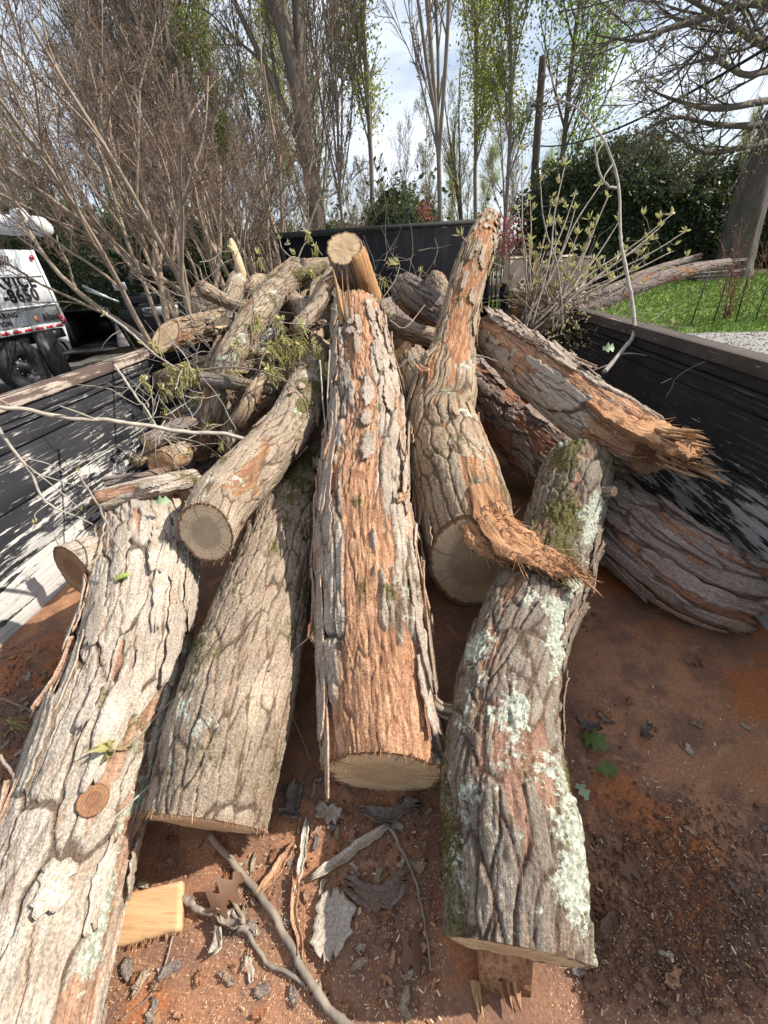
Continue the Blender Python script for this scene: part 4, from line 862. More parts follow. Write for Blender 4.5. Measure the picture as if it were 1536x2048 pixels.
def oak_leaf_mesh(name, mat, seed, L_=.09, lobes=3.2, depth=.6):
    g = rng(seed); n_ = 26; t = np.linspace(0, 1, n_); w_ = .26 * L_ * np.sin(np.pi * np.clip(t * .95 + .04, 0, 1)) ** .6 * (1 + depth * np.sin(2 * np.pi * lobes * t + g.random() * 6)) + .002
    w2 = .26 * L_ * np.sin(np.pi * np.clip(t * .95 + .04, 0, 1)) ** .6 * (1 + depth * np.sin(2 * np.pi * lobes * t + g.random() * 6)) + .002
    z = .12 * L_ * np.sin(t * np.pi * g.uniform(.8, 1.6)); x = t * L_
    V = np.concatenate([np.stack([x, -w_, z + w_ * .35], 1), np.stack([x, 0 * x, z], 1), np.stack([x, w2, z + w2 * .35], 1)])
    F = np.array([[k, k + 1, n_ + k + 1, n_ + k] for k in range(n_ - 1)] + [[n_ + k, n_ + k + 1, 2 * n_ + k + 1, 2 * n_ + k] for k in range(n_ - 1)])
    return mesh_np(name, V, F, mat)
def quat_to(d, g): return Vector(tuple(d)).to_track_quat('Z', 'Y').to_euler()
def twig(label, pts, r0, r1, subs=(), clus=(), mat=None, name='twig', seed=0, group=None, cat='twig', n=60):
    """pts: list of world points; subs: (t, end point, radius); clus: (world point, kind, scale)"""
    g = rng(seed); pts = np.array(pts); t = thing(name, pts[0], label, cat, group)
    Q = crom(pts, n); Q = Q + (fbm(np.stack([np.linspace(0, 7, n)] * 3, 1) + np.array([0, 50, 90]) + seed, 3, seed)[:, None] - .5) * r0 * 1.6
    rr = np.linspace(r0, r1, n) * (1 + .35 * (np.arange(n) % 9 == 0) * g.random(n))
    MB().tube(Q, rr, 8).build('stem', mat or MTWIG, t, True)
    for (f, e, r_) in subs:
        p = Q[int(f * (n - 1))]; e = np.array(e); m_ = (p + e) / 2 + g.normal(size=3) * np.linalg.norm(e - p) * .08
        MB().tube(crom([p, m_, e], 12), np.linspace(r_, r_ * .45, 12), 6).build('side_twig', mat or MTWIG, t, True)
    for (p, kd, sc_) in clus:
        me = {'bud': BUDS, 'cat': CATS}[kd]; me = me[g.integers(len(me))]
        d = np.array([0, 0, 1]) + g.normal(size=3) * .35
        link_mesh('leaf_cluster' if kd == 'bud' else 'catkin_cluster', me, t, Vector(tuple(np.array(p) - pts[0])), (g.normal() * .35, g.normal() * .35, g.random() * 6.28) if kd == 'cat' else quat_to(d, g), sc_ * g.uniform(.8, 1.2))
    return t, Q
g = rng(400)
# left twigs over the wall
D = lambda *a: [at(*q) for q in a]
twig('long bare branch reaching from the mossy topped log out over the left wall', D((505, 880, 1.45), (440, 868, 1.38), (350, 860, 1.28), (250, 846, 1.16), (160, 838, 1.05), (60, 822, .95), (-40, 812, .88)), .008, .0045,
     [(.62, at(120, 812, .98), .0035), (.8, at(0, 800, .9), .003)], mat=MTWIGL, name='branch', cat='branch', seed=1)
t_, Q = twig('thin forked twig hanging in front of the scuffed left wall', D((-20, 830, .95), (20, 890, .97), (60, 945, 1.0), (95, 1005, 1.02), (150, 1030, 1.05), (185, 1050, 1.06)), .0042, .0016,
     [(.35, at(165, 1022, 1.05), .002), (.4, at(175, 975, 1.06), .002), (.62, at(72, 1045, 1.0), .0016), (.3, at(130, 945, 1.05), .0018)], [(at(163, 1022, 1.05), 'bud', .6), (at(70, 1048, 1.0), 'bud', .6)], mat=MTWIGL, seed=2)
twig('twig crossing in front of the round sawn end at the left wall', D((210, 628, 1.9), (260, 665, 1.88), (300, 700, 1.85), (350, 735, 1.8), (365, 745, 1.8)), .006, .003, [], [(at(212, 628, 1.9), 'bud', .8), (at(285, 690, 1.86), 'bud', .6)], mat=MTWIGL, seed=3)
twig('bare twig slanting down past the left wall beside the catkins', D((230, 730, 1.5), (262, 780, 1.48), (300, 832, 1.45), (335, 880, 1.42), (380, 920, 1.38)), .0052, .002, [(.3, at(290, 760, 1.5), .002), (.7, at(375, 895, 1.42), .002)], [(at(282, 762, 1.5), 'cat', .9), (at(292, 760, 1.5), 'bud', .7), (at(382, 908, 1.4), 'bud', 1.)], mat=MTWIGL, seed=4)
twig('thin twig standing across the top of the pale foreground log', D((155, 945, 1.05), (190, 1000, 1.02), (215, 1050, .98), (245, 1110, .93)), .003, .0015, [], [(at(158, 942, 1.05), 'bud', .5)], mat=MTWIG, seed=5)
twig('twig with drooping yellow green catkins over the middle of the pile', D((400, 740, 1.75), (460, 735, 1.7), (520, 742, 1.68), (580, 768, 1.62), (607, 795, 1.58)), .0048, .002,
     [(.5, at(535, 700, 1.72), .002)], [(at(538, 742, 1.68), 'cat', 1.1), (at(535, 735, 1.68), 'bud', 1.1), (at(395, 745, 1.76), 'cat', 1.1), (at(375, 735, 1.76), 'cat', 1.2), (at(355, 740, 1.76), 'cat', 1.), (at(410, 750, 1.75), 'bud', 1.)], seed=6)
for k_, (px, py) in enumerate([(535, 690), (545, 700), (590, 700), (612, 712), (655, 745), (630, 690), (560, 720), (365, 755), (380, 760), (330, 780), (440, 800), (470, 690), (600, 650), (640, 560), (560, 650), (555, 685), (565, 678), (572, 690), (603, 680), (598, 690), (585, 705), (575, 715), (640, 715), (648, 730), (635, 700), (520, 520), (660, 560), (655, 580), (625, 545), (500, 650), (512, 640), (430, 790), (405, 800), (420, 850), (545, 755), (710, 560), (395, 790), (310, 690), (635, 600), (722, 545), (668, 545), (560, 640), (345, 770)]):
    p = at(px, py, 1.85 + g.uniform(-.12, .12) if py > 600 else 2.2)
    e = p + np.array([g.normal() * .05, g.normal() * .05, -.10])
    twig('short drooping twig tip with yellow green catkins on the left half of the pile', [e, (p + e) / 2 + g.normal(size=3) * .01, p], .0024, .0013, clus=[(p, 'cat', g.uniform(.9, 1.35)), (p + g.normal(size=3) * .012, 'bud', g.uniform(.7, 1.1))] + ([(e, 'cat', 1.)] if k_ % 2 else []), seed=500 + k_, group='catkin twigs on the pile', n=14)
twig('twig rising in front of the black headboard left of the upright log', D((655, 560, 2.6), (630, 545, 2.6), (600, 525, 2.6), (570, 505, 2.62), (558, 480, 2.62)), .006, .002, [(.55, at(617, 480, 2.6), .003), (.55, at(617, 460, 2.6), .002)], [(at(617, 465, 2.6), 'cat', 1.4), (at(575, 490, 2.6), 'bud', 1.3), (at(630, 492, 2.6), 'cat', 1.2), (at(560, 480, 2.6), 'bud', 1.2), (at(590, 510, 2.6), 'bud', 1.2)], mat=MTWIGL, seed=8)
twig('wispy twigs with buds before the headboard right of the upright log', D((745, 620, 2.4), (770, 590, 2.4), (790, 560, 2.42), (800, 530, 2.45)), .005, .002, [(.3, at(720, 485, 2.3), .002), (.5, at(870, 520, 2.4), .002), (.6, at(730, 530, 2.3), .002), (.4, at(798, 650, 2.3), .002)], [(at(785, 530, 2.4), 'bud', 1.4), (at(798, 528, 2.4), 'bud', 1.4), (at(840, 545, 2.4), 'bud', 1.1), (at(765, 560, 2.4), 'cat', 1.), (at(720, 540, 2.3), 'cat', 1.3)], mat=MTWIG, seed=9)
twig('curved thin twig crossing the top of the forked log', D((925, 475, 2.0), (945, 500, 1.95), (975, 520, 1.95), (1010, 535, 2.0)), .0035, .0018, [], [(at(922, 473, 2.0), 'bud', 1.3)], seed=10)
for k_, (a_, b_, c_) in enumerate([((660, 700, 1.5), (655, 800, 1.45), (662, 880, 1.4)), ((640, 720, 1.55), (650, 850, 1.45), (665, 920, 1.35)), ((780, 755, 1.7), (830, 710, 1.7), (905, 700, 1.75)), ((930, 715, 1.65), (960, 712, 1.65), (995, 722, 1.65)), ((780, 640, 1.9), (810, 655, 1.9), (850, 610, 1.95))]):
    twig(['upright pale twig squeezed beside the middle log', 'second pale twig squeezed beside the middle log, nearer the camera', 'twig lying across the fork of the forked log', 'short twig poking right from the forked log', 'thin twig in the gap right of the upright log'][k_], [at(*a_), at(*b_), at(*c_)], .003, .0018, mat=MTWIGL, seed=60 + k_)
# foreground twigs lying on the logs
def onl(*a): return [on_log(I_, px, py) - FW * off for (I_, px, py, off) in a]
twig('thin twig lying from the second log across onto the pale foreground log', [on_log(I2, 445, 1430) - FW * .01, at(330, 1545, .78), on_log(I1, 250, 1620) - FW * .008, on_log(I1, 170, 1690) - FW * .006], .0026, .0012, [(.0, on_log(I2, 395, 1400) - FW * .01, .0015)], [(on_log(I1, 235, 1490) - FW * .008, 'bud', 1.2), (on_log(I1, 240, 1485) - FW * .006, 'bud', 1.3)], seed=70, mat=MTWIGL)
twig('small twig crossing from the second log over the gap to the middle log', [on_log(I2, 545, 1330) - FW * .008, on_log(I2, 600, 1290) - FW * .02, on_log(I3, 650, 1245) - FW * .012, on_log(I3, 700, 1225) - FW * .008], .0024, .0012, [(.2, on_log(I2, 560, 1250) - FW * .006, .0013), (.5, at(655, 1335, .98), .0013)], seed=71)
twig('bent twig resting on the shoulder of the pale foreground log', [on_log(I1, 275, 1480) - FW * .008, on_log(I1, 330, 1420) - FW * .012, at(375, 1370, .87), at(388, 1320, .88)], .0028, .0015, seed=72)
twig('short twig on the mossy log near its cut branch stub', [on_log(I5, 880, 1405) - FW * .02, on_log(I5, 910, 1420) - FW * .012, on_log(I5, 938, 1450) - FW * .006], .0022, .0012, seed=73, mat=MTWIGL)
twig('forked twig with yellow green leaf tips on the dirt at the left edge', [onz(0, 1395, .73), onz(50, 1415, .74), onz(95, 1440, .74)], .0024, .0014, [(.5, onz(115, 1360, .78), .0012), (.5, onz(22, 1430, .76), .0012)], [(onz(22, 1445, .75), 'cat', .9)], seed=74)
twig('twig stub leaning at the far left edge beside the pale foreground log', [at(0, 1510, .75), at(30, 1560, .74), at(55, 1610, .72)], .003, .002, [(.9, at(40, 1590, .73), .0012)], seed=75)
# floor sticks
def fl(z, *a): return [onz(px, py, F0 + z) for px, py in a]
twig('longest stick on the rusty floor, running to the bottom edge', fl(.014, (420, 1668), (470, 1735), (520, 1790), (570, 1870), (610, 1950), (655, 2010), (720, 2075)), .0065, .0062, name='stick', cat='stick', seed=80, mat=MTWIG)
twig('short thick stick beside the sawn wood slab', fl(.020, (368, 1795), (400, 1815), (440, 1835), (495, 1862)), .0065, .0055, name='stick', cat='stick', seed=81, mat=MTWIG)
twig('curved stick branching below the dead oak leaf', fl(.010, (462, 1790), (480, 1830), (505, 1885), (545, 1930), (612, 1965)), .0042, .0030, name='stick', cat='stick', seed=82, mat=MTWIG)
twig('dark slender stick between the white bark piece and the mossy log', fl(.010, (778, 1652), (805, 1705), (835, 1770), (850, 1850), (862, 1940)), .0042, .0016, name='stick', cat='stick', seed=83, mat=MTWIG)
twig('hair thin curved root on the floor below the slab', fl(.006, (345, 1872), (330, 1930), (300, 1990), (240, 2040)), .0018, .001, seed=84)
twig('pair of thin stems lying in the gap between second and middle logs', fl(.03, (580, 1425), (600, 1470), (622, 1520)), .0016, .0012, [(.1, onz(612, 1500, F0 + .02), .0012)], seed=85, mat=MTWIGL)
# right side sapling twig and budded spray
twig('tall bare sapling rising from the right wall against the sky', D((1210, 742, 1.75), (1245, 700, 1.8), (1268, 660, 1.85), (1255, 560, 1.9), (1243, 480, 1.95), (1237, 380, 2.0), (1215, 300, 2.0), (1185, 250, 2.0), (1150, 212, 2.0), (1105, 196, 2.0)), .0105, .0035,
     [(.63, at(1205, 370, 2.0), .005), (.7, at(1192, 330, 2.0), .004), (.2, at(1345, 650, 1.8), .004), (.05, at(1160, 745, 1.8), .004), (.1, at(1330, 720, 1.75), .003), (.97, at(1100, 120, 2.0), .0025)], [(at(1345, 648, 1.8), 'bud', 1.0), (at(1290, 715, 1.8), 'bud', .7)], mat=MTWIGL, name='sapling', cat='sapling', seed=90, n=120)
twig('bare side shoot forking beside the tall sapling', D((1232, 375, 2.0), (1215, 372, 1.98), (1198, 340, 1.97), (1190, 290, 1.97), (1192, 255, 1.97)), .006, .003, mat=MTWIGL, seed=91)
ends = [(1045, 300), (1060, 400), (1105, 395), (1130, 330), (1150, 420), (1155, 470), (1200, 370), (1215, 395), (1195, 440), (1240, 440), (1150, 390), (1345, 428), (1320, 455), (1372, 462), (1300, 480), (1375, 512), (1290, 520), (1340, 505), (1185, 520), (1110, 440), (1080, 360), (1140, 520), (1255, 500), (1090, 500), (1165, 560), (1120, 545), (1225, 560), (1060, 480), (1035, 420), (1180, 478)]
for k_, (ex, ey) in enumerate(ends):
    bx_, by_ = 1085 + g.uniform(-45, 45), 650 + g.uniform(-15, 25); Dd = 2.45 + g.uniform(-.2, .25)
    P = [at(bx_, by_, Dd), at(bx_ + (ex - bx_) * .35 + g.normal() * 8, by_ + (ey - by_) * .4, Dd), at(bx_ + (ex - bx_) * .7 + g.normal() * 6, by_ + (ey - by_) * .72, Dd + .05), at(ex, ey, Dd + .1)]
    cl = [(P[-1], 'bud', 1.35)]; sb = []
    for f in (.45, .58, .7, .8, .9):
        if g.random() < .8:
            q_ = P[0] + (P[-1] - P[0]) * f + g.normal(size=3) * .035 + np.array([0, 0, .02]); cl.append((q_, 'bud', g.uniform(.8, 1.35))); sb.append((f, q_, .002))
    twig('slender twig with pale opening leaf buds in the spray above the right wall', P, .0065, .0028, sb, cl, seed=900 + k_, group='budded twigs above the right wall', n=24)
# brown dead leaf heap in the brush
C_ = np.array([at(1075, 615, 2.6) + g.normal(size=3) * np.array([.10, .12, .07]) for _ in range(900)]); V, F = leaf_cloud(g, C_, .022, .5)
obj('dead_leaf_heap', V, F, ML_DEAD, None, False, kind='stuff', label='heap of crumpled brown dead leaves caught behind the right hand log')
C_ = np.array([at(1150 + g.normal() * 35, 660 + g.normal() * 18, 2.3) + g.normal(size=3) * .08 for _ in range(240)]); V, F = leaf_cloud(g, C_, .013, .4)
obj('small_leaf_brush', V, F, ML_BUD, None, False, kind='stuff', label='loose small leaves tangled along the inside of the right wall')
# tangles of fine twigs inside the pile
def tangle(label, cx, cy, D_, n_, ln, sx, sy, seed, mat=MTWIG):
    g = rng(seed); P = np.array([at(cx + g.normal() * sx, cy + g.normal() * sy, D_ + g.normal() * .12) for _ in range(n_)]); d = nrm(g.normal(size=(n_, 3)) + np.array([.0, .2, .5])); L_ = g.uniform(.4, 1.2, n_) * ln
    Q = [P]; dd = d
    for s_ in range(5): dd = nrm(dd + g.normal(size=d.shape) * .22); P = P + dd * (L_ / 5)[:, None]; Q.append(P)
    V, F = tubes(np.stack(Q, 1), g.uniform(.0012, .003, n_)[:, None] * np.linspace(1, .5, 6)[None], 4)
    obj('twig_tangle', V, F, mat, None, True, kind='stuff', label=label)
tangle('tangle of fine bare twigs along the right wall behind the logs', 1150, 640, 2.5, 130, .45, 70, 25, 41)
tangle('fine twigs sticking out of the pile before the headboard', 780, 560, 2.6, 40, .35, 60, 30, 42)
tangle('fine twigs among the branch stubs on the left pile', 490, 690, 2.0, 170, .3, 90, 60, 43)
tangle('dry stems hanging on the dark right wall', 1420, 850, 1.75, 60, .25, 70, 60, 44, MTWIGL)
tangle('fine twigs over the small logs by the left wall', 330, 850, 1.6, 40, .25, 50, 50, 45, MTWIGL)
# ================================================================== FLOOR DEBRIS
def chip(label, px, py, ln, wd, ang, mat, seed, z=.004, curl=.02, group=None, name='bark_piece', th=.006, bare=0., lichv=0., pid=.5, cat='bark piece', xyz=None):
    g = rng(seed); nu, nw = (15, 9) if ln > .05 else (6, 4); p0 = onz(px, py, F0 + z) if xyz is None else np.array(xyz)
    u = np.linspace(-.5, .5, nu); w_ = np.linspace(-.5, .5, nw); q = np.stack([u * 5 + seed, u * 0, u * 0], 1)
    e1 = (.5 + .6 * fbm(q * 1.4, 3, seed)) * (1 + .35 * (g.random(nu) - .5)); e2 = (.5 + .6 * fbm(q * 1.4 + 40, 3, seed)) * (1 + .35 * (g.random(nu) - .5)); bend = (fbm(q * .5 + 90, 2, seed) - .5) * wd
    ej = (g.random(nw) - .5) * ln * .22
    ca, sa = math.cos(ang), math.sin(ang); top = np.zeros((nu, nw, 3))
    for j, wj in enumerate(w_):
        y = wj * wd * np.where(wj > 0, e1, e2) * (1 - .5 * np.abs(u * 2) ** 4) + bend; x = u * ln + ej[j] * np.abs(u * 2) ** 2 * np.sign(u)
        zz = curl * (u * 2) ** 2 + curl * .8 * (wj * 2) ** 2 + th + (g.random(nu) - .5) * .0025
        top[:, j] = np.stack([p0[0] + x * ca - y * sa, p0[1] + x * sa + y * ca, p0[2] + zz], 1)
    V, F = slab(top, top - np.array([0, 0, th])); n_ = len(V); t = None
    lc = np.concatenate([np.stack([np.tile(w_ * wd, nu), np.zeros(nu * nw), np.repeat(u * ln, nw)], 1)] * 2) + g.random(3) * 5
    o = obj(name, V, F, mat, None, False, dict(lc=lc, pid=np.full(n_, pid), edge=np.ones(n_), bare=np.full(n_, bare), lich=np.full(n_, lichv), moss=np.zeros(n_)), label=label, cat=cat, group=group)
    return o
chip('large pale ragged bark piece lying flat below the middle log', 658, 1848, .088, .085, 1.62, MBK['grey'], 1, lichv=.15, pid=.1, curl=.006)
chip('small grey bark piece in the shade below the middle log', 658, 1640, .055, .045, .1, MBK['grey'], 2, pid=.2, curl=.004)
chip('pale narrow bark strip standing upright on the floor, left of the long one', 606, 1706, .115, .016, 1.55, MBK['grey'], 3, pid=.0, curl=.005)
chip('long pale bark strip slanting toward the middle log end', 705, 1705, .165, .022, .52, MBK['grey'], 4, pid=.1, curl=.008)
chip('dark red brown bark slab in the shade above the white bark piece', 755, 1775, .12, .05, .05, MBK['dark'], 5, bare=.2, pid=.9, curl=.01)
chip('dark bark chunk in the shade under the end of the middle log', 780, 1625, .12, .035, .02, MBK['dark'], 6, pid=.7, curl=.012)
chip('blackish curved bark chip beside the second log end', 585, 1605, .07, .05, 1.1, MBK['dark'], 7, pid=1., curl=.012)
chip('orange brown bark sliver left of the white bark piece', 592, 1830, .11, .018, -1.25, MBK['plated'], 8, bare=1., curl=.008)
chip('red brown bark sliver slanting below the pale strips', 560, 1745, .09, .022, .95, MBK['plated'], 9, bare=1., curl=.008)
chip('grey bark chip under the short thick stick', 465, 1850, .05, .022, -.25, MBK['grey'], 10, pid=.3)
chip('small knobbly grey chip left of the sticks', 438, 1885, .032, .026, 1.2, MBK['grey'], 11, pid=.2, curl=.01)
chip('grey bark flake standing up between second and middle logs', 648, 935, .075, .035, 1.9, MBK['grey'], 12, xyz=on_log(I2, 640, 945) + np.array([-.01, 0, .02]), curl=.02)
chip('brown curled bark piece wedged between middle and forked logs', 800, 985, .20, .05, 1.45, MBK['plated'], 13, xyz=at(803, 990, 1.17), bare=.9, curl=.03)
chip('tiny curved brown bark scrap left of the forked log crotch', 845, 745, .10, .035, 1.9, MBK['plated'], 14, xyz=on_log(I4, 845, 750) + np.array([0, 0, .012]), bare=1., curl=.012)
chip('silver bark flake right of the mossy log on the shaded floor', 1172, 1462, .06, .022, -.45, MBK['dark'], 15, pid=0)
chip('dull grey scrap lying alone on the rusty right floor', 1286, 1470, .034, .026, 1.1, MBK['dark'], 16, pid=.2)
chip('brown leaf shaped bark scrap in the crumbs right of the mossy log end', 1205, 1845, .05, .028, .6, MBK['dark'], 17, bare=.5)
chip('bleached bark scrap beside the left wall debris', 62, 1362, .022, .014, .3, MBK['grey'], 18, pid=0)
sg = rng(77); used = 0
for k_ in range(190):
    zone = sg.random()
    if zone < .45: px, py = sg.uniform(480, 880), sg.uniform(1560, 2040)
    elif zone < .60: px, py = sg.uniform(1120, 1536), sg.uniform(1400, 2040)
    elif zone < .85: px, py = sg.uniform(0, 160), sg.uniform(1290, 1560)
    else: px, py = sg.uniform(250, 520), sg.uniform(1660, 2040)
    m_ = ['dark', 'plated', 'grey', 'dark', 'brown'][sg.integers(5)]; ln = sg.uniform(.010, .036)
    chip('small curled bark scrap among the litter on the rusty floor', px, py, ln, ln * sg.uniform(.3, .7), sg.random() * 3.1, MBK[m_], 2000 + k_, .002, .003, 'small bark scraps on the bed floor', 'bark_scrap', .0025, bare=float(sg.random() < .4), pid=sg.random())
# slab of clean oak
sl = thing('wood_slab', onz(300, 1840, F0), 'clean sawn wedge of pale oak partly under the foreground log', 'wood slab')
cs = [onz(208, 1812, F0), onz(376, 1772, F0), onz(368, 1862, F0), onz(196, 1908, F0)]; top = np.zeros((16, 12, 3))
for i_, u_ in enumerate(np.linspace(0, 1, 16)):
    for j_, v_ in enumerate(np.linspace(0, 1, 12)):
        p = (cs[0] * (1 - u_) + cs[1] * u_) * (1 - v_) + (cs[3] * (1 - u_) + cs[2] * u_) * v_
        top[i_, j_] = p + np.array([0, -.003 * sg.random() * (v_ == 1), .034 - .012 * v_ + .0008 * math.sin(v_ * 40 + u_ * 3)])
V, F = slab(top, top - np.array([0, 0, .022]))
n = NT('fresh_oak'); o = n.obj(); sgr = n.noise(n.map(o, (.05, 1, 1), (0, 0, -.25)), 75, 6, .6)
c = n.mix(n.rng(sgr, .35, .65), (.62, .40, .215), (.45, .27, .135)); c = n.mix(n.rng(n.noise(n.map(o, (.12, 1, 1)), 260, 3), .56, .66, 0, .6), c, (.36, .20, .09)); MOAK = n.fin(c, .7, n.bump(sgr, .3, .002), .3)
obj('slab_body', V, F, MOAK, sl)
splinters(sl, 'torn_fibres', [cs[3] * (1 - u_) + cs[2] * u_ + np.array([0, 0, .012]) for u_ in sg.random(60)], (0, -1, -.2), (.004, .012), (.002, .004), 21, MSPL, .4, kind='stuff')
# wedge of wood under the mossy log
wt = thing('wood_chunk', onz(1000, 1965, F0), 'split brown wood chunk propping up the end of the mossy log', 'wood chunk')
hx = [onz(960, 1985, F0 + .0), onz(1062, 1995, F0), onz(1060, 1880, F0), onz(950, 1880, F0)]
P = np.array([*hx, *[h_ + np.array([0, .0, .042 + .01 * k_ % 2]) for k_, h_ in enumerate(hx)]]); P[4:6] += np.array([0, .03, 0])
mb = MB().hexa(P); V = np.concatenate(mb.V); obj('chunk_body', V, mb.fs(), MTORN, wt, False, dict(lc=V[:, [0, 2, 1]]))
splinters(wt, 'splinter', [onz(1000 + q_, 1960, F0 + .02) for q_ in (0, 14, 30)], (.1, -1, -.3), (.03, .05), (.012, .02), 23, MTORN, .1)
w2 = thing('wood_chip', onz(952, 1990, F0), 'flat pale wood chip just left of the propping chunk', 'wood chip')
splinters(w2, 'splinter', [onz(948, 1960, F0 + .012), onz(956, 1962, F0 + .010)], (.02, -1, -.05), (.035, .045), (.014, .018), 24, MSPL, .04)
# leaves on floor
OL = [oak_leaf_mesh('leaf_blade', ML_OAK, 1, .055), oak_leaf_mesh('leaf_blade', ML_OAK, 2, .05)]; DL = [oak_leaf_mesh('leaf_blade', ML_DEAD, s_, .07) for s_ in (3, 4, 5)]; PL = oak_leaf_mesh('leaf_blade', ML_PALE, 6, .035, 2.4, .5)
def leaf(label, px, py, me, yaw, z=.008, sc_=1, tilt=(0, 0), xyz=None, cat='leaf', group=None):
    o = bpy.data.objects.new('leaf', me); COL.objects.link(o); o.location = tuple(onz(px, py, F0 + z) if xyz is None else xyz); o.rotation_euler = (tilt[0], tilt[1], yaw); o.scale = (sc_,) * 3; return setp(o, label, cat, group)
leaf('fresh green lobed leaf lying right of the mossy log', 1165, 1470, OL[0], -.6, .012, 1.1, (.5, -.2)); leaf('second green leaf with its blade turned right, below the first', 1192, 1540, OL[1], .05, .010, 1.0, (.3, -.1))
leaf('pale underside of a green leaf on the shaded floor', 1175, 1600, PL, 1.9, .008, 1.0)
leaf('dead brown oak leaf on the sunny floor beside the sticks', 420, 1835, DL[0], .9, .02, 1.1, (.2, -.3)); leaf('dark dead leaf in shade near the dark slender stick', 800, 1925, DL[1], .3, .006, .9); leaf('dull olive dead leaf on the crumbs at lower right', 1240, 1745, DL[2], .35, .01, .75, (.2, 0))
leaf('curled dead leaf outline high on the rusty right floor', 1372, 1322, DL[0], 0, .01, .8, (.3, .1)); 
leaf('bright yellow green leaf stuck on top of the pale foreground log', 236, 1150, oak_leaf_mesh('leaf_blade', leaf_mat('yellow_green_leaf', (.36, .44, .12), (.30, .38, .10)), 8, .035, 2.2, .35), .7, xyz=on_log(I1, 232, 1155) - FW * .006)
leaf('pale lobed leaf beside the thin weathered branch section', 318, 1005, PL, .2, xyz=at(312, 1005, 1.1), sc_=1.1, tilt=(.8, 0)); leaf('white edged leaf hanging on the dark right wall twigs', 1200, 700, PL, .1, xyz=at(1205, 698, 1.8), sc_=1.6, tilt=(1.0, 0))
twig('thin red stem joining the green leaves on the floor', fl(.01, (1105, 1462), (1150, 1510), (1190, 1590), (1225, 1650)), .0016, .001, [(.6, onz(1240, 1665, F0 + .008), .001), (.45, onz(1185, 1500, F0 + .01), .001)], seed=88, mat=mflat('red_stem', (.22, .09, .06), .7))
# crumbs + sawdust
def scatter(n_, boxes, seed):
    g = rng(seed); out = []
    for (x0, y0, x1, y1, sx, f) in boxes:
        k = int(n_ * f); px = g.uniform(x0, x1, k) if sx == 0 else g.normal((x0 + x1) / 2, sx, k); py = g.uniform(y0, y1, k) if y0 < 1700 else y1 - (y1 - y0 + 220) * np.sqrt(g.random(k)) * g.random(k) ** .35; out += [onz(a_, b_, F0 + .003) for a_, b_ in zip(px, py)]
    P = np.array(out); return P[(P[:, 0] > XL + .01) & (P[:, 0] < XR - .01)]
n = NT('soil_crumbs'); i = n.node('ShaderNodeNewGeometry').outputs['Random Per Island']; MCR = n.fin(n.mix(i, (.11, .062, .043), (.22, .125, .085)), .95, None, .1)
P = scatter(7000, [(1180, 1780, 1536, 2048, 60, .30), (1150, 1800, 1536, 2048, 0, .34), (1120, 1400, 1300, 1760, 0, .05), (500, 1560, 900, 1900, 0, .07), (0, 1290, 140, 1600, 0, .24)], 31)
pebbles('soil_crumbs', P[:, 0], P[:, 1], P[:, 2], rng(32).gamma(2.0, .0007, len(P)) + .0006, MCR, 33, .7, label='dark crumbly soil scattered over the rusty floor')
P = scatter(260, [(1150, 1820, 1536, 2048, 0, .8), (1100, 1200, 1200, 1400, 0, .08), (740, 1600, 900, 1900, 0, .12)], 35)
pebbles('soil_clods', P[:, 0], P[:, 1], P[:, 2], rng(36).gamma(3.0, .0015, len(P)), MCR, 37, .7, label='bigger brown soil clods at the lower right of the floor')
n = NT('sawdust'); i = n.node('ShaderNodeNewGeometry').outputs['Random Per Island']; MSD = n.fin(n.mix(i, (.42, .25, .12), (.72, .55, .36)), .9, None, .1)
def shavings(name, P, ln, seed, label):
    g = rng(seed); K = len(P); a = g.random(K) * 6.28; L_ = g.uniform(ln[0], ln[1], K); w_ = L_ * g.uniform(.12, .4, K); d = np.stack([np.cos(a), np.sin(a), g.normal(size=K) * .15], 1); e = np.stack([-np.sin(a), np.cos(a), g.normal(size=K) * .2], 1)
    c = P + np.array([0, 0, .0035]); V = np.stack([c - d * L_[:, None] - e * w_[:, None], c + d * L_[:, None] - e * w_[:, None], c + d * L_[:, None] + e * w_[:, None], c - d * L_[:, None] + e * w_[:, None]], 1)
    obj(name, V.reshape(-1, 3), np.arange(K * 4).reshape(K, 4), MSD, None, False, kind='stuff', label=label)
shavings('sawdust', scatter(10000, [(450, 1560, 900, 2048, 0, .38), (1100, 1250, 1536, 2048, 0, .30), (200, 1680, 500, 2048, 0, .18), (0, 1300, 150, 1560, 0, .06), (800, 1150, 900, 1500, 0, .08)], 41), (.0005, .0017), 42, 'fine pale sawdust sprinkled over the rusty floor')
shavings('wood_shavings', scatter(320, [(480, 1600, 900, 2048, 0, .45), (1130, 1350, 1536, 2048, 0, .45), (0, 1300, 150, 1560, 0, .1)], 43), (.002, .005), 44, 'larger pale wood shavings sprinkled over the rusty floor')
def dust_on(I, n_, f0, f1, phs, seed, name, mat, s_):
    g = rng(seed); V = []; ns_, nv_ = I['V'].shape[:2]; a = (g.uniform(f0, f1, n_) * ns_).astype(int).clip(0, ns_ - 1); b = (((g.uniform(*phs, n_) + np.pi) / 6.2832) * nv_).astype(int) % nv_; return I['V'][a, b]
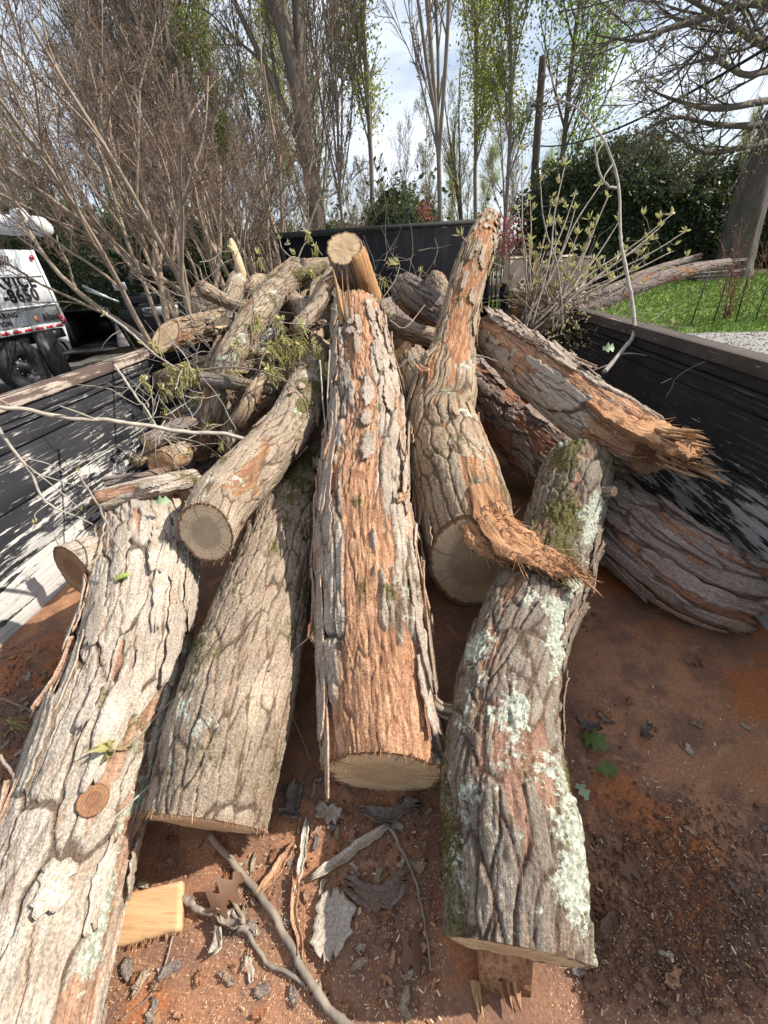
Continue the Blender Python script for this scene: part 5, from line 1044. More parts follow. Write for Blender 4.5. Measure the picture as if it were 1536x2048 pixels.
# ================================================================== VEHICLES
def frame(P0, P1):
    e1 = P1 - P0; e1[2] = 0; e1 = nrm(e1); n_ = np.array([-e1[1], e1[0], 0.]);
    if n_ @ (CAM - P0) < 0: n_ = -n_
    return lambda V: P0 + np.asarray(V)[..., 0:1] * e1 + np.asarray(V)[..., 1:2] * n_ + np.asarray(V)[..., 2:3] * np.array([0, 0, 1.]), e1, n_
def text_mesh(body, size, bold=.012, ext=.004):
    cu = bpy.data.curves.new('t', 'FONT'); cu.body = body; cu.size = size; cu.offset = bold * size; cu.extrude = ext; cu.align_x = 'RIGHT'; cu.resolution_u = 3; cu.space_character = 1.12
    o = bpy.data.objects.new('t', cu); COL.objects.link(o); dg = bpy.context.evaluated_depsgraph_get(); me = bpy.data.meshes.new_from_object(o.evaluated_get(dg)); bpy.data.objects.remove(o)
    V = np.array([v.co[:] for v in me.vertices]); F3 = [list(p.vertices) for p in me.polygons]; bpy.data.meshes.remove(me); return V, F3
def lettering(name, body, size, x, z, Mf, mat, parent, bold=.02, serif=False, y=.006):
    V, F = text_mesh(body, size, bold); G = {}
    for f in F: G.setdefault(len(f), []).append(f)
    L_ = np.stack([x - V[:, 0], V[:, 2] + y, z + V[:, 1]], 1)
    return obj(name, Mf(L_), [np.array(v) for v in G.values()], mat, parent, label='"%s" lettering' % body)
n = NT('truck_white'); o = n.obj(); MWH = n.fin(n.mix(n.rng(n.noise(o, 3, 5, .7), .4, .7), (.72, .73, .74), (.58, .59, .59)), .35, None, .5)
MBLK = mflat('black_paint', (.018, .018, .02), .45, .3, 6); MTY = mflat('tyre', (.028, .028, .030), .85, .3, 12, .3); MRED = mflat('red_reflector', (.45, .03, .04), .3); MLET = mflat('black_vinyl', (.015, .015, .02), .4)
MGRY = mflat('grey_metal', (.35, .35, .36), .4, .2, 6, 0, .5, .6)
P0 = aty(130, 642, 9.3); P1 = at(0, 661, ((P0 - CAM) @ FW) * .85)
base = P0.copy(); base[2] = 0; Mf, e1, n_ = frame(base, P1 * [1, 1, 0]); zb = P0[2]; zt = aty(62, 500, 9.3)[2]
tr = thing('tree_service_truck', base, 'white tree service truck with a folded boom, cut off by the left edge', 'truck')
W_ = -2.3
prof = [(0, zb), (5.2, zb), (5.2, zt), (.0, zt)]
MB().box((.0, W_, zb), (5.2, 0, zt), Mf, bev=.03).build('chip_box', MWH, tr)
MB().box((.35, W_ + .3, zt + .002), (5.0, -.3, zt + .16), Mf, bev=.05).build('roof_hatch', MWH, tr)
for fz in (.33, .73): MB().box((.06, .002, zb + (zt - zb) * (1 - fz) - .025), (5.1, .028, zb + (zt - zb) * (1 - fz) + .01), Mf, bev=.006).build('body_rib', MWH, tr)
MB().box((-.02, -.002, zb), (.05, .03, zt), Mf, bev=.006).build('corner_trim', MWH, tr)
MB().box((.05, -.002, zb - .10), (5.0, .004, zb - .002), Mf).build('bottom_skirt', MWH, tr)
for k_ in range(16): MB().box((.12 + k_ * .26, .0045, zb - .082), (.12 + k_ * .26 + .17, .010, zb - .03), Mf).build('reflector_strip', MRED, tr)
H_ = zt - zb
MB().box((.3, -.1, zb - .32), (5.2, -.5, zb - .105), Mf).build('chassis_rail', MBLK, tr)
MB().box((.1, W_ + .1, zb - .30), (.5, -.04, zb - .12), Mf).build('rear_crossmember', MBLK, tr)
lettering('lettering', 'SERVICE', .31, .30, zb + H_ * .52, Mf, MLET, tr, .04, y=.006)
lettering('lettering', '-8650', .31, .36, zb + H_ * .34, Mf, MLET, tr, .04, y=.006)
lettering('lettering', 'CLEARING', .125, 1.05, zb + H_ * .15, Mf, MLET, tr, .02)
lettering('lettering', 'TION', .125, 1.25, zb + H_ * .05, Mf, MLET, tr, .02)
lettering('lettering', 'Altec', .17, .12, zb + H_ * .055, Mf, MLET, tr, .03)
MB().box((.72, .006, zb + H_ * .05), (.64, .010, zb + H_ * .13), Mf).build('emblem', mflat('orange_vinyl', (.5, .16, .08), .4), tr)
for k_ in range(9):
    x = .70 + k_ * .055; z = zb + H_ * .80; V = np.array([[x, 0.004, z], [x + .02, .004, z], [x + .02, .03, z], [x, .03, z], [x - .07, .004, z + .15], [x - .05, .004, z + .15], [x - .05, .03, z + .15], [x - .07, .03, z + .15]]); MB().hexa(Mf(V)).build('vent_slat', mflat('vent_dark', (.12, .12, .13), .6), tr)
def disc(c, r_, d, n=20, nrm_=None):
    return c
for (x, z) in ((.12, H_ * .90), (.10, .10), (.06, .02)):
    c = Mf(np.array([x, .028, zb + z])); MB().tube([c, c + n_ * .02], .045, 16).build('marker_light', MRED, tr)
def wheel(parent, c, ax, r_, w_, name='wheel', spokes=0, rimmat=None, dish=.05):
    ax = nrm(ax); u_ = np.array([0, 0, 1.]); v_ = np.cross(ax, u_); K = 40; a_ = np.arange(K) * 2 * np.pi / K
    wt_ = bpy.data.objects.new(name, None); COL.objects.link(wt_); wt_.parent = parent; WL[wt_] = WL[parent]
    prof = [(.58, -.9), (.80, -1.), (.95, -.95), (1., -.7), (1., .7), (.95, .95), (.80, 1.), (.58, .9), (.55, 0)]; m = len(prof)
    V = np.array([c + ax * p[1] * w_ / 2 + (u_ * math.cos(t_) + v_ * math.sin(t_)) * p[0] * r_ * (1 + (.012 if (i_ % 2 and p[0] == 1.) else 0)) for i_, t_ in enumerate(a_) for p in prof])
    F = [[i_ * m + j_, i_ * m + (j_ + 1) % m, ((i_ + 1) % K) * m + (j_ + 1) % m, ((i_ + 1) % K) * m + j_] for i_ in range(K) for j_ in range(m)]
    obj('tyre', V, np.array(F), MTY, wt_)
    pr = [(.57, w_ * .42), (.50, w_ * .40), (.46, w_ * .42 - dish), (.2, w_ * .42 - dish), (.17, w_ * .42), (.0001, w_ * .42)]; m = len(pr)
    V = np.array([c + ax * p[1] + (u_ * math.cos(t_) + v_ * math.sin(t_)) * p[0] * r_ for t_ in a_ for p in pr]); F = [[i_ * m + j_, i_ * m + j_ + 1, ((i_ + 1) % K) * m + j_ + 1, ((i_ + 1) % K) * m + j_] for i_ in range(K) for j_ in range(m - 1)]
    obj('rim', V, np.array(F), rimmat or MBLK, wt_)
    for s_ in range(spokes):
        t_ = s_ * 2 * np.pi / spokes; d = u_ * math.cos(t_) + v_ * math.sin(t_); MB().tube([c + ax * w_ * .45 + d * .1 * r_, c + ax * w_ * .43 + d * .56 * r_], [.035, .02], 5).build('spoke', mflat('spoke', (.12, .12, .125), .3), wt_)
    for s_ in range(8 if not spokes else 0):
        t_ = s_ * np.pi / 4; d = u_ * math.cos(t_) + v_ * math.sin(t_); MB().tube([c + ax * (w_ * .42 - dish) + d * .3 * r_, c + ax * (w_ * .42 - dish + .03) + d * .3 * r_], .018, 6).build('wheel_nut', MGRY, wt_)
    return wt_
wc = Mf(np.array([1.33, -.20, .50])); wheel(tr, wc, n_, .50, .28, dish=.12)
wc = Mf(np.array([1.33, W_ + .3, .50])); wheel(tr, wc, n_, .50, .28, dish=.12)
MB().box((.42, -.02, .14), (.92, -.05, zb - .12), Mf).build('mud_flap', MBLK, tr)
bm = [aty(-120, 440, 9.6), aty(-20, 447, 9.6), aty(70, 455, 9.6)]; MB().tube(crom(bm, 12), [.18] * 9 + [.17, .16, .15], 16).build('boom', MWH, tr, True)
k1 = aty(84, 455, 9.55); MB().tube([k1 - e1 * -.0 + np.array([0, 0, .02]) - n_ * .0 + e1 * .15, k1 - e1 * .05, k1 - e1 * .16], [.17, .18, .12], 14).build('boom_knuckle', MWH, tr, True)
k2 = aty(44, 432, 9.6); MB().tube([k2 + e1 * .18, k2, k2 - e1 * .16 - np.array([0, 0, .1])], [.10, .14, .07], 12).build('boom_hinge', MWH, tr, True)
k3 = aty(88, 470, 9.5); MB().tube([k1, k3], [.07, .06], 8).build('boom_link', MWH, tr)
# boom pedestal so that the boom is carried
pp = Mf(np.array([3.2, -1.0, zt])); MB().tube([pp, np.array([pp[0], pp[1], bm[0][2]])], .2, 14).build('boom_pedestal', MWH, tr)
pb = bm[0]; MB().tube([pb, np.array([pp[0], pp[1], bm[0][2] + .05])], .18, 14).build('boom_section', MWH, tr)
# parked car behind
A = aty(163, 664, 11.5); B = aty(60, 664, 11.2); base = A.copy(); base[2] = 0; Mc, c1, cn_ = frame(base, B * [1, 1, 0])
car = thing('parked_car', base, 'light silver car with a black spoked wheel, mostly hidden behind the white truck', 'car')
prof = np.array([[.0, .35], [.02, .75], [.1, .95], [1.0, 1.02], [1.6, 1.42], [3.2, 1.45], [3.9, 1.0], [4.5, .9], [4.6, .4], [4.4, .3], [3.95, .3], [3.9, .55], [3.5, .72], [3.1, .55], [3.05, .3], [1.35, .3], [1.3, .55], [.95, .72], [.55, .55], [.5, .3]])
m = len(prof); V = []; 
for y_, sc_ in ((0, .97), (-.08, 1.), (-1.62, 1.), (-1.7, .97)):
    for p in prof: V.append([p[0], y_ - (.18 if p[1] > 1.1 else 0) * (1 if y_ > -.8 else -1), p[1] * sc_ + (1 - sc_) * .6])
F4 = [[k * m + j, k * m + (j + 1) % m, (k + 1) * m + (j + 1) % m, (k + 1) * m + j] for k in range(3) for j in range(m)]
mb = MB(); mb.add(Mc(np.array(V)), F4); mb.F.setdefault(m, []).append(np.array([list(range(m))[::-1], list(range(3 * m, 4 * m))])); mb.build('body', mflat('car_silver', (.55, .60, .58), .3, .05), car)
MB().box((1.25, -.155, 1.03), (3.5, -.149, 1.36), lambda V: Mc(V)).build('side_window', mflat('dark_glass', (.02, .025, .03), .1), car)
for x in (.93, 3.5): wheel(car, Mc(np.array([x, -.06, .34])), cn_, .34, .22, spokes=10, dish=.06)
for z in (.46, .7): MB().box((-.02, -.3, z), (.0, -1.4, z + .05), Mc).build('bumper_trim', MBLK, car)
MB().box((.0, -.01, .72), (.25, .012, .84), Mc).build('headlight', mflat('lamp_glass', (.6, .6, .6), .15), car)
# wood chipper
A = aty(241, 684, 10.2); B = aty(160, 686, 9.9); base = aty(300, 690, 10.4); base[2] = 0; Mh, h1, hn = frame(A * [1, 1, 0], B * [1, 1, 0])
ch = thing('wood_chipper', base, 'black towed wood chipper with a wide open feed hopper, parked on the driveway', 'wood chipper')
zl = max(.35, A[2]); zh = aty(241, 612, 10.2)[2]
def plate(name, P, th=.03, mat=MBLK):
    P = np.array(P, float); nn = nrm(np.cross(P[1] - P[0], P[3] - P[0])) * th; MB().hexa(Mh(np.concatenate([P, P + nn]))).build(name, mat, ch)
hw = 1.05
plate('hopper_floor', [[-.05, .1, zl], [hw, .1, zl], [hw - .2, -.9, zl + .12], [.15, -.9, zl + .12]])
plate('hopper_roof', [[0, 0, zh], [hw - .1, 0, zh], [hw - .25, -.9, zh - .18], [.15, -.9, zh - .18]])
plate('hopper_side', [[-.05, .1, zl], [0, 0, zh], [.15, -.9, zh - .18], [.15, -.9, zl + .12]]); plate('hopper_side', [[hw, .1, zl], [hw - .1, 0, zh], [hw - .25, -.9, zh - .18], [hw - .2, -.9, zl + .12]])
plate('hopper_back', [[.15, -.9, zl + .12], [hw - .2, -.9, zl + .12], [hw - .25, -.9, zh - .18], [.15, -.9, zh - .18]])
plate('feed_tray', [[-.1, .75, zl - .05], [hw + .15, .75, zl - .05], [hw, .12, zl - .002], [-.05, .12, zl - .002]], .035)
plate('tray_side', [[-.35, .65, zl - .03], [-.12, .74, zl - .03], [-.07, .12, zl + .42], [-.10, .10, zl + .45]], .02, mflat('worn_steel', (.22, .2, .19), .5))
MB().box((-1.75, -.25, zl + .05), (-.1, -1.35, zh - .05), Mh, bev=.05).build('engine_housing', MBLK, ch)
MB().box((-1.2, -.28, zh - .048), (-.3, -1.2, zh + .22), Mh, bev=.06).build('drum_cover', MBLK, ch)
MB().box((-2.6, -.7, zl - .02), (-1.75, -.85, zl + .10), Mh).build('tow_bar', MBLK, ch)
c0 = Mh(np.array([-.75, -.6, zh + .2])); hd = aty(323, 536, 10.4); MB().tube(crom([c0, c0 + np.array([0, 0, .25]), np.array([c0[0], c0[1], hd[2] - .1]), hd], 14), [.14] * 14, 12).build('discharge_chute', MBLK, ch, True)
MB().tube([hd - hn * .12, hd + hn * .12], [.19, .18], 18).build('chute_head', MBLK, ch)
plate('label_panel', [[-1.55, -.246, zh - .30], [-.7, -.246, zh - .30], [-.7, -.246, zh - .10], [-1.55, -.246, zh - .10]], -.004, mflat('label_silver', (.45, .46, .48), .4))
lettering('lettering', 'BAND', .19, -.95 - .0, zh - .265, Mh, MLET, ch, .04, y=-.238)
for k_ in range(2): wheel(ch, Mh(np.array([-.85, -.1 - 1.3 * k_, .36])), hn, .36, .22)
sg1 = aty(230, 582, 10.0); sg2 = aty(248, 564, 10.0); MB().box((sg1[0], 0, sg1[2]), (sg2[0], .02, sg2[2]), lambda V: V + np.array([0, sg1[1], 0])).build('safety_sign', mflat('sign_white', (.6, .6, .6), .5), ch)
MB().box((sg1[0] + .1, 0, zl), (sg1[0] + .14, .02, sg1[2]), lambda V: V + np.array([0, sg1[1] + .03, 0])).build('sign_post', MBLK, ch)
for k_, (x0, x1) in enumerate(((165, 222), (172, 238))):
    a_ = aty(x0, 572 + k_ * 8, 10.0); b_ = aty(x1, 598 + k_ * 6, 10.1); MB().tube([a_, b_], .03, 6).build('control_bar', MGRY, ch)
# ================================================================== UTILITY POLE, CABINETS, FENCES
pb_ = aty(1064, 480, 20); ptop = aty(1086, 112, 20); pb_[2] = .3
pl = thing('utility_pole', (pb_[0], pb_[1], 0), 'dark wooden utility pole standing before the leafy tree', 'pole')
MPOLE = m_branch('pole_wood', (.13, .10, .075), (.07, .055, .042), 8)
MB().tube(crom([[pb_[0], pb_[1], 0], (pb_ + ptop) / 2, ptop], 20), np.linspace(.17, .12, 20), 14).build('pole_shaft', MPOLE, pl, True)
MB().tube([ptop + np.array([.3, -.1, -1.2]), ptop + np.array([-.35, .05, -1.2])], .04, 8).build('bracket', MPOLE, pl)
MB().tube([ptop + np.array([-.3, .05, -1.6]), ptop + np.array([-.3, .05, -1.1])], .07, 10).build('insulator', MGRY, pl)
MB().tube([[pb_[0] + .25, pb_[1] - .05, 0], (pb_ + ptop) / 2 + np.array([.24, -.05, .1]), ptop + np.array([.2, -.05, -2.8])], [.06, .055, .05], 8).build('riser_pipe', MGRY, pl, True)
MWIRE = mflat('wire_black', (.02, .02, .02), .6)
def wire(label, a_, b_, sag, r_):
    P = np.array([a_ + (b_ - a_) * t - np.array([0, 0, sag * 4 * t * (1 - t)]) for t in np.linspace(0, 1, 30)]); t = thing('overhead_wire', a_, label, 'wire'); MB().tube(P, r_, 6).build('strand', MWIRE, t, True)
wire('thick overhead cable from the pole toward the upper right', aty(1082, 292, 20), aty(1640, 30, 7.5), .35, .022)
wire('thin wire from the pole top slanting up to the right', aty(1086, 120, 20), aty(1320, -160, 11), .1, .012)
wire('thin middle wire passing between the oak branches', aty(1084, 240, 20), aty(1620, -130, 8), .3, .010)
for k_, (x0, x1, y0, y1, Y_, lb) in enumerate([(1014, 1050, 518, 578, 11.2, 'square tan utility cabinet left of the yellow post'), (1112, 1142, 515, 572, 11.6, 'narrow tan cabinet door panel right of the yellow post'), (1146, 1172, 518, 570, 11.5, 'second narrow tan cabinet farther right of the yellow post')]):
    a_ = aty(x0, y1, Y_); b_ = aty(x1, y1, Y_); c_ = aty((x0 + x1) / 2, y0, Y_); g0 = gz(a_[0], Y_); t = thing('utility_cabinet', ((a_[0] + b_[0]) / 2, Y_, g0), lb, 'cabinet')
    MC = mflat('cabinet_tan', (.42, .33, .24), .6, .12, 4)
    MB().box((a_[0], Y_, g0 - .05), (b_[0], Y_ + .5, c_[2]), bev=.02).build('cabinet_body', MC, t); MB().box((a_[0] - .03, Y_ - .03, c_[2] + .002), (b_[0] + .03, Y_ + .53, c_[2] + .05), bev=.01).build('cabinet_lid', MC, t)
    if k_ == 0: 
        q_ = (a_ + b_) / 2; q_[2] = g0 + .62; MB().tube([q_ + np.array([0, .01, 0]), q_ - np.array([0, .05, 0])], .13, 16).build('meter', MBLK, t)
a_ = aty(1067, 582, 10.9); b_ = aty(1068, 520, 10.9); t = thing('bollard', (a_[0], a_[1], gz(a_[0], a_[1])), 'yellow steel bollard post beside the tan cabinet', 'bollard'); MB().tube([[a_[0], a_[1], gz(a_[0], a_[1]) - .03], [a_[0], a_[1], b_[2]], [a_[0], a_[1], b_[2] + .04]], [.055, .055, .02], 14).build('post', mflat('safety_yellow', (.60, .40, .04), .5, .15), t)
fx0 = aty(985, 560, 13.2); fx1 = aty(1200, 560, 13.6); t = thing('picket_fence', fx0 * [1, 1, 0], 'low dark picket fence behind the tan cabinets', 'fence')
for k_ in range(26):
    p = fx0 + (fx1 - fx0) * k_ / 25; g0 = gz(p[0], p[1]); MB().box((p[0] - .03, p[1], g0), (p[0] + .03, p[1] + .02, g0 + .95)).build('picket', MBLK, t)
for z in (.25, .8):
    g0 = gz(fx0[0], fx0[1]); V = np.array([[*fx0[:2] + [0, .022], g0 + z], [*fx1[:2] + [0, .022], g0 + z], [*fx1[:2] + [0, .05], g0 + z], [*fx0[:2] + [0, .05], g0 + z]]); MB().hexa(np.concatenate([V, V + [0, 0, .06]])).build('rail', MBLK, t)
# stack of boards under the oak
st = thing('board_stack', aty(1425, 560, 14.2) * [1, 1, 0] + [0, 0, .6], 'low stack of grey boards under the big leaning tree', 'board stack')
a_ = aty(1390, 555, 14.2); b_ = aty(1450, 548, 14.4)
for k_ in range(6): MB().box((a_[0] - .1 * (k_ % 2), 0, .60 + k_ * .09), (b_[0] + .15 * (k_ % 3), .5, .675 + k_ * .09), lambda V: V + np.array([0, 14.1, 0]), bev=.006).build('board', mflat('old_board', (.16, .13, .105), .9), st)
# rose shrub with stakes
def shrub_stems(label, px, py, Y_, nst, spread, h_, mat, seed, leafmat=None, name='rose_shrub', nleaf=300, lsz=.02):
    g = rng(seed); b = aty(px, py, Y_); b[2] = gz(b[0], b[1]); t = thing(name, b, label, 'shrub'); S0 = np.repeat(b[None], nst, 0) + g.normal(size=(nst, 3)) * [.05, .05, 0]; d = nrm(np.stack([g.normal(size=nst) * spread, g.normal(size=nst) * spread, np.ones(nst)], 1)); P = [S0]; L_ = g.uniform(.7, 1.1, nst) * h_
    for s_ in range(6): d = nrm(d + g.normal(size=d.shape) * .07); P.append(P[-1] + d * (L_ / 6)[:, None])
    P = np.stack(P, 1); Rr = np.full((nst, 1), .009) * np.linspace(1, .5, 7)[None]; P2, R2 = grow(g, P, Rr, 5, .3, 1, (.3, .8), .35, .6, 4, .3)
    V, F = tubes(P, Rr, 5); obj('stems', V, F, mat, t, True); V, F = tubes(P2, R2, 4); obj('twigs', V, F, mat, t, True)
    if leafmat:
        C_ = P2[g.integers(0, len(P2), nleaf), g.integers(1, 4, nleaf)] + g.normal(size=(nleaf, 3)) * .03; V, F = leaf_cloud(g, C_, lsz); obj('foliage', V, F, leafmat, t)
    return t
MRST = mflat('red_stems', (.20, .08, .06), .7, .3, 20)
shrub_stems('red stemmed rose shrub on the lawn among black stakes at the right edge', 1472, 580, 10.6, 16, .45, 1.7, MRST, 71, ML_DEAD, nleaf=400)
shrub_stems('second rose shrub cut off by the right edge of the picture', 1560, 590, 10.4, 14, .45, 1.7, MRST, 72, ML_DEAD, nleaf=300)
for k_, (x0, y0, x1, y1) in enumerate([(1398, 598, 1420, 540), (1443, 598, 1462, 535), (1488, 600, 1502, 535), (1530, 592, 1540, 560)]):
    a_ = aty(x0, y0, 10.2); a_[2] = gz(a_[0], a_[1]); b_ = aty(x1, y1, 10.3); t = thing('garden_stake', a_, ['leftmost black stake on the lawn left of the rose shrub', 'black stake touching the left side of the rose shrub', 'black stake right of the rose shrub base', 'black stake at the very right edge of the lawn'][k_], 'stake'); MB().tube([a_ - [0, 0, .05], b_], .012, 6).build('rod', MBLK, t)
# ================================================================== SHRUBS AND EVERGREENS
def evergreen(name, label, c, rad, nleaf, size, seed, mat, group=None, corec=(.012, .018, .008)):
    g = rng(seed); t = thing(name, (c[0], c[1], 0), label, 'shrub' if 'tree' not in name else 'tree', group); c = np.array(c, float); rad = np.array(rad, float)
    nt_, np_ = 48, 24; th_ = np.linspace(0, 2 * np.pi, nt_ + 1)[:-1]; ph_ = np.linspace(.02, np.pi - .02, np_); TH, PH = np.meshgrid(th_, ph_, indexing='ij')
    d = np.stack([np.cos(TH) * np.sin(PH), np.sin(TH) * np.sin(PH), np.cos(PH)], -1)
    def rr_(d): return .68 + .62 * fbm(d * 2.2 + seed, 3, seed) + .18 * (fbm(d * 7 + seed, 2, seed + 1) - .5)
    V = c + d * rad * (rr_(d) * .86)[..., None]; i = np.arange(nt_)[:, None]; j = np.arange(np_ - 1)[None]; F = np.stack([i * np_ + j, i * np_ + j + 1, ((i + 1) % nt_) * np_ + j + 1, ((i + 1) % nt_) * np_ + j], -1).reshape(-1, 4)
    obj('backing_core', V.reshape(-1, 3), F, mflat('dark_backing', corec, .95), t, True)  # added opaque core; its dark green stands in for shade between the leaves
    dd = nrm(g.normal(size=(nleaf, 3))); cl = nrm(g.normal(size=(nleaf // 40 + 4, 3))); k = g.integers(0, len(cl), nleaf); dd = np.where(g.random((nleaf, 1)) < .55, nrm(cl[k] + g.normal(size=(nleaf, 3)) * .10), dd)
    C_ = c + dd * rad * (rr_(dd) * g.uniform(.84, 1.04, nleaf))[:, None]; C_ = C_[C_[:, 2] > .02]; V, F = leaf_cloud(g, C_, size, .45, .6); obj('foliage', V, F, mat, t)
    MB().tube([[c[0], c[1], 0], [c[0], c[1], c[2]]], .12, 8).build('trunk', MB_DARK, t)
    return t
def ev_px(name, label, px, pw, ytop, Y_, n_, size, seed, mat, asp=1.0, group=None):
    a_ = aty(px - pw / 2, 500, Y_); b_ = aty(px + pw / 2, 500, Y_); zt_ = aty(px, ytop, Y_)[2]; cx = (a_[0] + b_[0]) / 2; rx = (b_[0] - a_[0]) / 2 / .98
    return evergreen(name, label, (cx, Y_ + rx * .3, zt_ * .50), (rx, rx * asp, zt_ * .5 / .95), n_, size, seed, mat, group)
ev_px('holly_tree', 'big dark glossy evergreen tree left of the leaning trunk', 1215, 330, 275, 17.5, 26000, .075, 1, ML_EV, .8)
ev_px('holly_tree', 'rounded evergreen filling the space toward the leaning trunk', 1390, 220, 330, 17.0, 16000, .075, 2, ML_EV, .8)
ev_px('holly_tree', 'dark evergreen beyond the lawn right of the leaning trunk', 1560, 220, 380, 18.0, 9000, .08, 3, ML_EV, .8)
ev_px('evergreen_shrub', 'dark evergreen bush above the left part of the headboard', 790, 150, 360, 15.5, 9000, .05, 4, ML_EV2)
ev_px('evergreen_shrub', 'low evergreen bush behind the headboard beside the pink blossom', 850, 70, 385, 17, 3500, .05, 5, ML_EV)
for k_, (px, pw, yt, Y_) in enumerate([(60, 250, 385, 14.6), (225, 240, 405, 13.6), (395, 230, 425, 13.4), (540, 200, 440, 13.4), (670, 130, 445, 15), (-120, 260, 400, 14.6)]):
    ev_px('ivy_hedge', ['dark ivy thicket behind the white truck', 'dark ivy thicket behind the chipper hopper', 'dark ivy thicket behind the thick myrtle stems', 'dark thicket right of the myrtle stems', 'dark thicket left of the headboard bush', 'dark thicket outside the left edge beside the truck'][k_], px, pw, yt, Y_, 10000, .06, 20 + k_, ML_EV2, .6)
# ================================================================== CRAPE MYRTLES
def myrtle(seed, H=8.0, stems=5, n3=5, n4=6, n5=9):
    g = rng(seed); t = thing('crape_myrtle', (0, 0, 0), 'x', 'tree')
    b = g.normal(size=(stems, 3)) * [.16, .16, 0]; az_ = np.arange(stems) * 2 * np.pi / stems + g.random(stems); tl = g.uniform(.10, .62, stems); d = nrm(np.stack([np.cos(az_) * np.sin(tl), np.sin(az_) * np.sin(tl), np.cos(tl)], 1)); P = [b]; L_ = g.uniform(.42, .55, stems) * H
    for s_ in range(9): d = nrm(d + g.normal(size=d.shape) * .10 + [0, 0, .03]); P.append(P[-1] + d * (L_ / 9)[:, None])
    P = np.stack(P, 1); Rr = g.uniform(.034, .056, stems)[:, None] * np.linspace(1.2, .38, 10)[None]
    for k_ in range(stems): V, F = tubes(P[k_:k_ + 1], Rr[k_:k_ + 1], 9); obj('stem', V, F, MB_MYR, t, True)
    P1, R1 = grow(g, P, Rr, 5, .32, 1.0, (.3, .8), .62, .62, 9, .20, .11)
    V, F = tubes(P1, R1, 7); obj('main_branches', V, F, MB_MYR, t, True)
    P2, R2 = grow(g, P1, R1, n3, .15, 1., (.3, .8), .58, .5, 7, .18, .13); P3, R3 = grow(g, P2, R2, n4, .15, 1., (.35, .9), .52, .6, 5, .15, .13); P4, R4 = grow(g, P3, R3, n5, .1, 1., (.3, .9), .5, .7, 4, .15, .14)
    R2 = np.maximum(R2, .0045); R3 = np.maximum(R3, .0032); R4 = np.maximum(R4, .0024)
    V, F = join([tubes(P2, R2, 5), tubes(P3, R3, 4), tubes(P4, R4, 3)]); obj('crown', V, F, MB_MYT, t, True)
    g2 = rng(seed + 1); k = g2.integers(0, len(P4), 1500); C_ = P4[k, -1] + g2.normal(size=(1500, 3)) * .01; V, F = leaf_cloud(g2, C_, .013, .7); obj('seed_heads', V, F, ML_DEAD, t)
    return t
MY = [myrtle(11), myrtle(12, 8.6, 6), myrtle(13, 7.4, 5)]
spots = [(0, 335, 6.8, .2, 'crape myrtle with thick smooth tan stems in front of the chipper'), (1, 385, 7.4, 2.1, 'crape myrtle right of the chipper, stems rising beside its chute'), (2, 255, 14.0, 4.0, 'crape myrtle leaning behind the chipper hopper'),
         (0, 120, 14.6, 1.2, 'crape myrtle spreading behind the white truck'), (1, 520, 9.6, 3.3, 'crape myrtle behind the pale wooden spike'), (2, 610, 10.8, 5.2, 'crape myrtle just left of the headboard'), (1, 450, 13.8, .7, 'crape myrtle in the second row between the tan stemmed ones'), (0, -60, 14.4, 2.7, 'crape myrtle at the far left edge over the truck roof'), (0, 700, 12.5, 4.4, 'crape myrtle behind the headboard, farthest right of the row')]
first = set()
for k_, (v, px, Y_, rz, lb) in enumerate(spots):
    o = MY[v] if v not in first else copy_tree(MY[v]); first.add(v); p = aty(px, 640, Y_); o.location = (p[0], p[1], 0); o.rotation_euler = (0, 0, rz); o['label'] = lb; o['group'] = 'bare crape myrtles beyond the left wall'
    if k_ >= 3: o.scale = ((1.08,) * 3) if px < 560 else ((.72,) * 3)
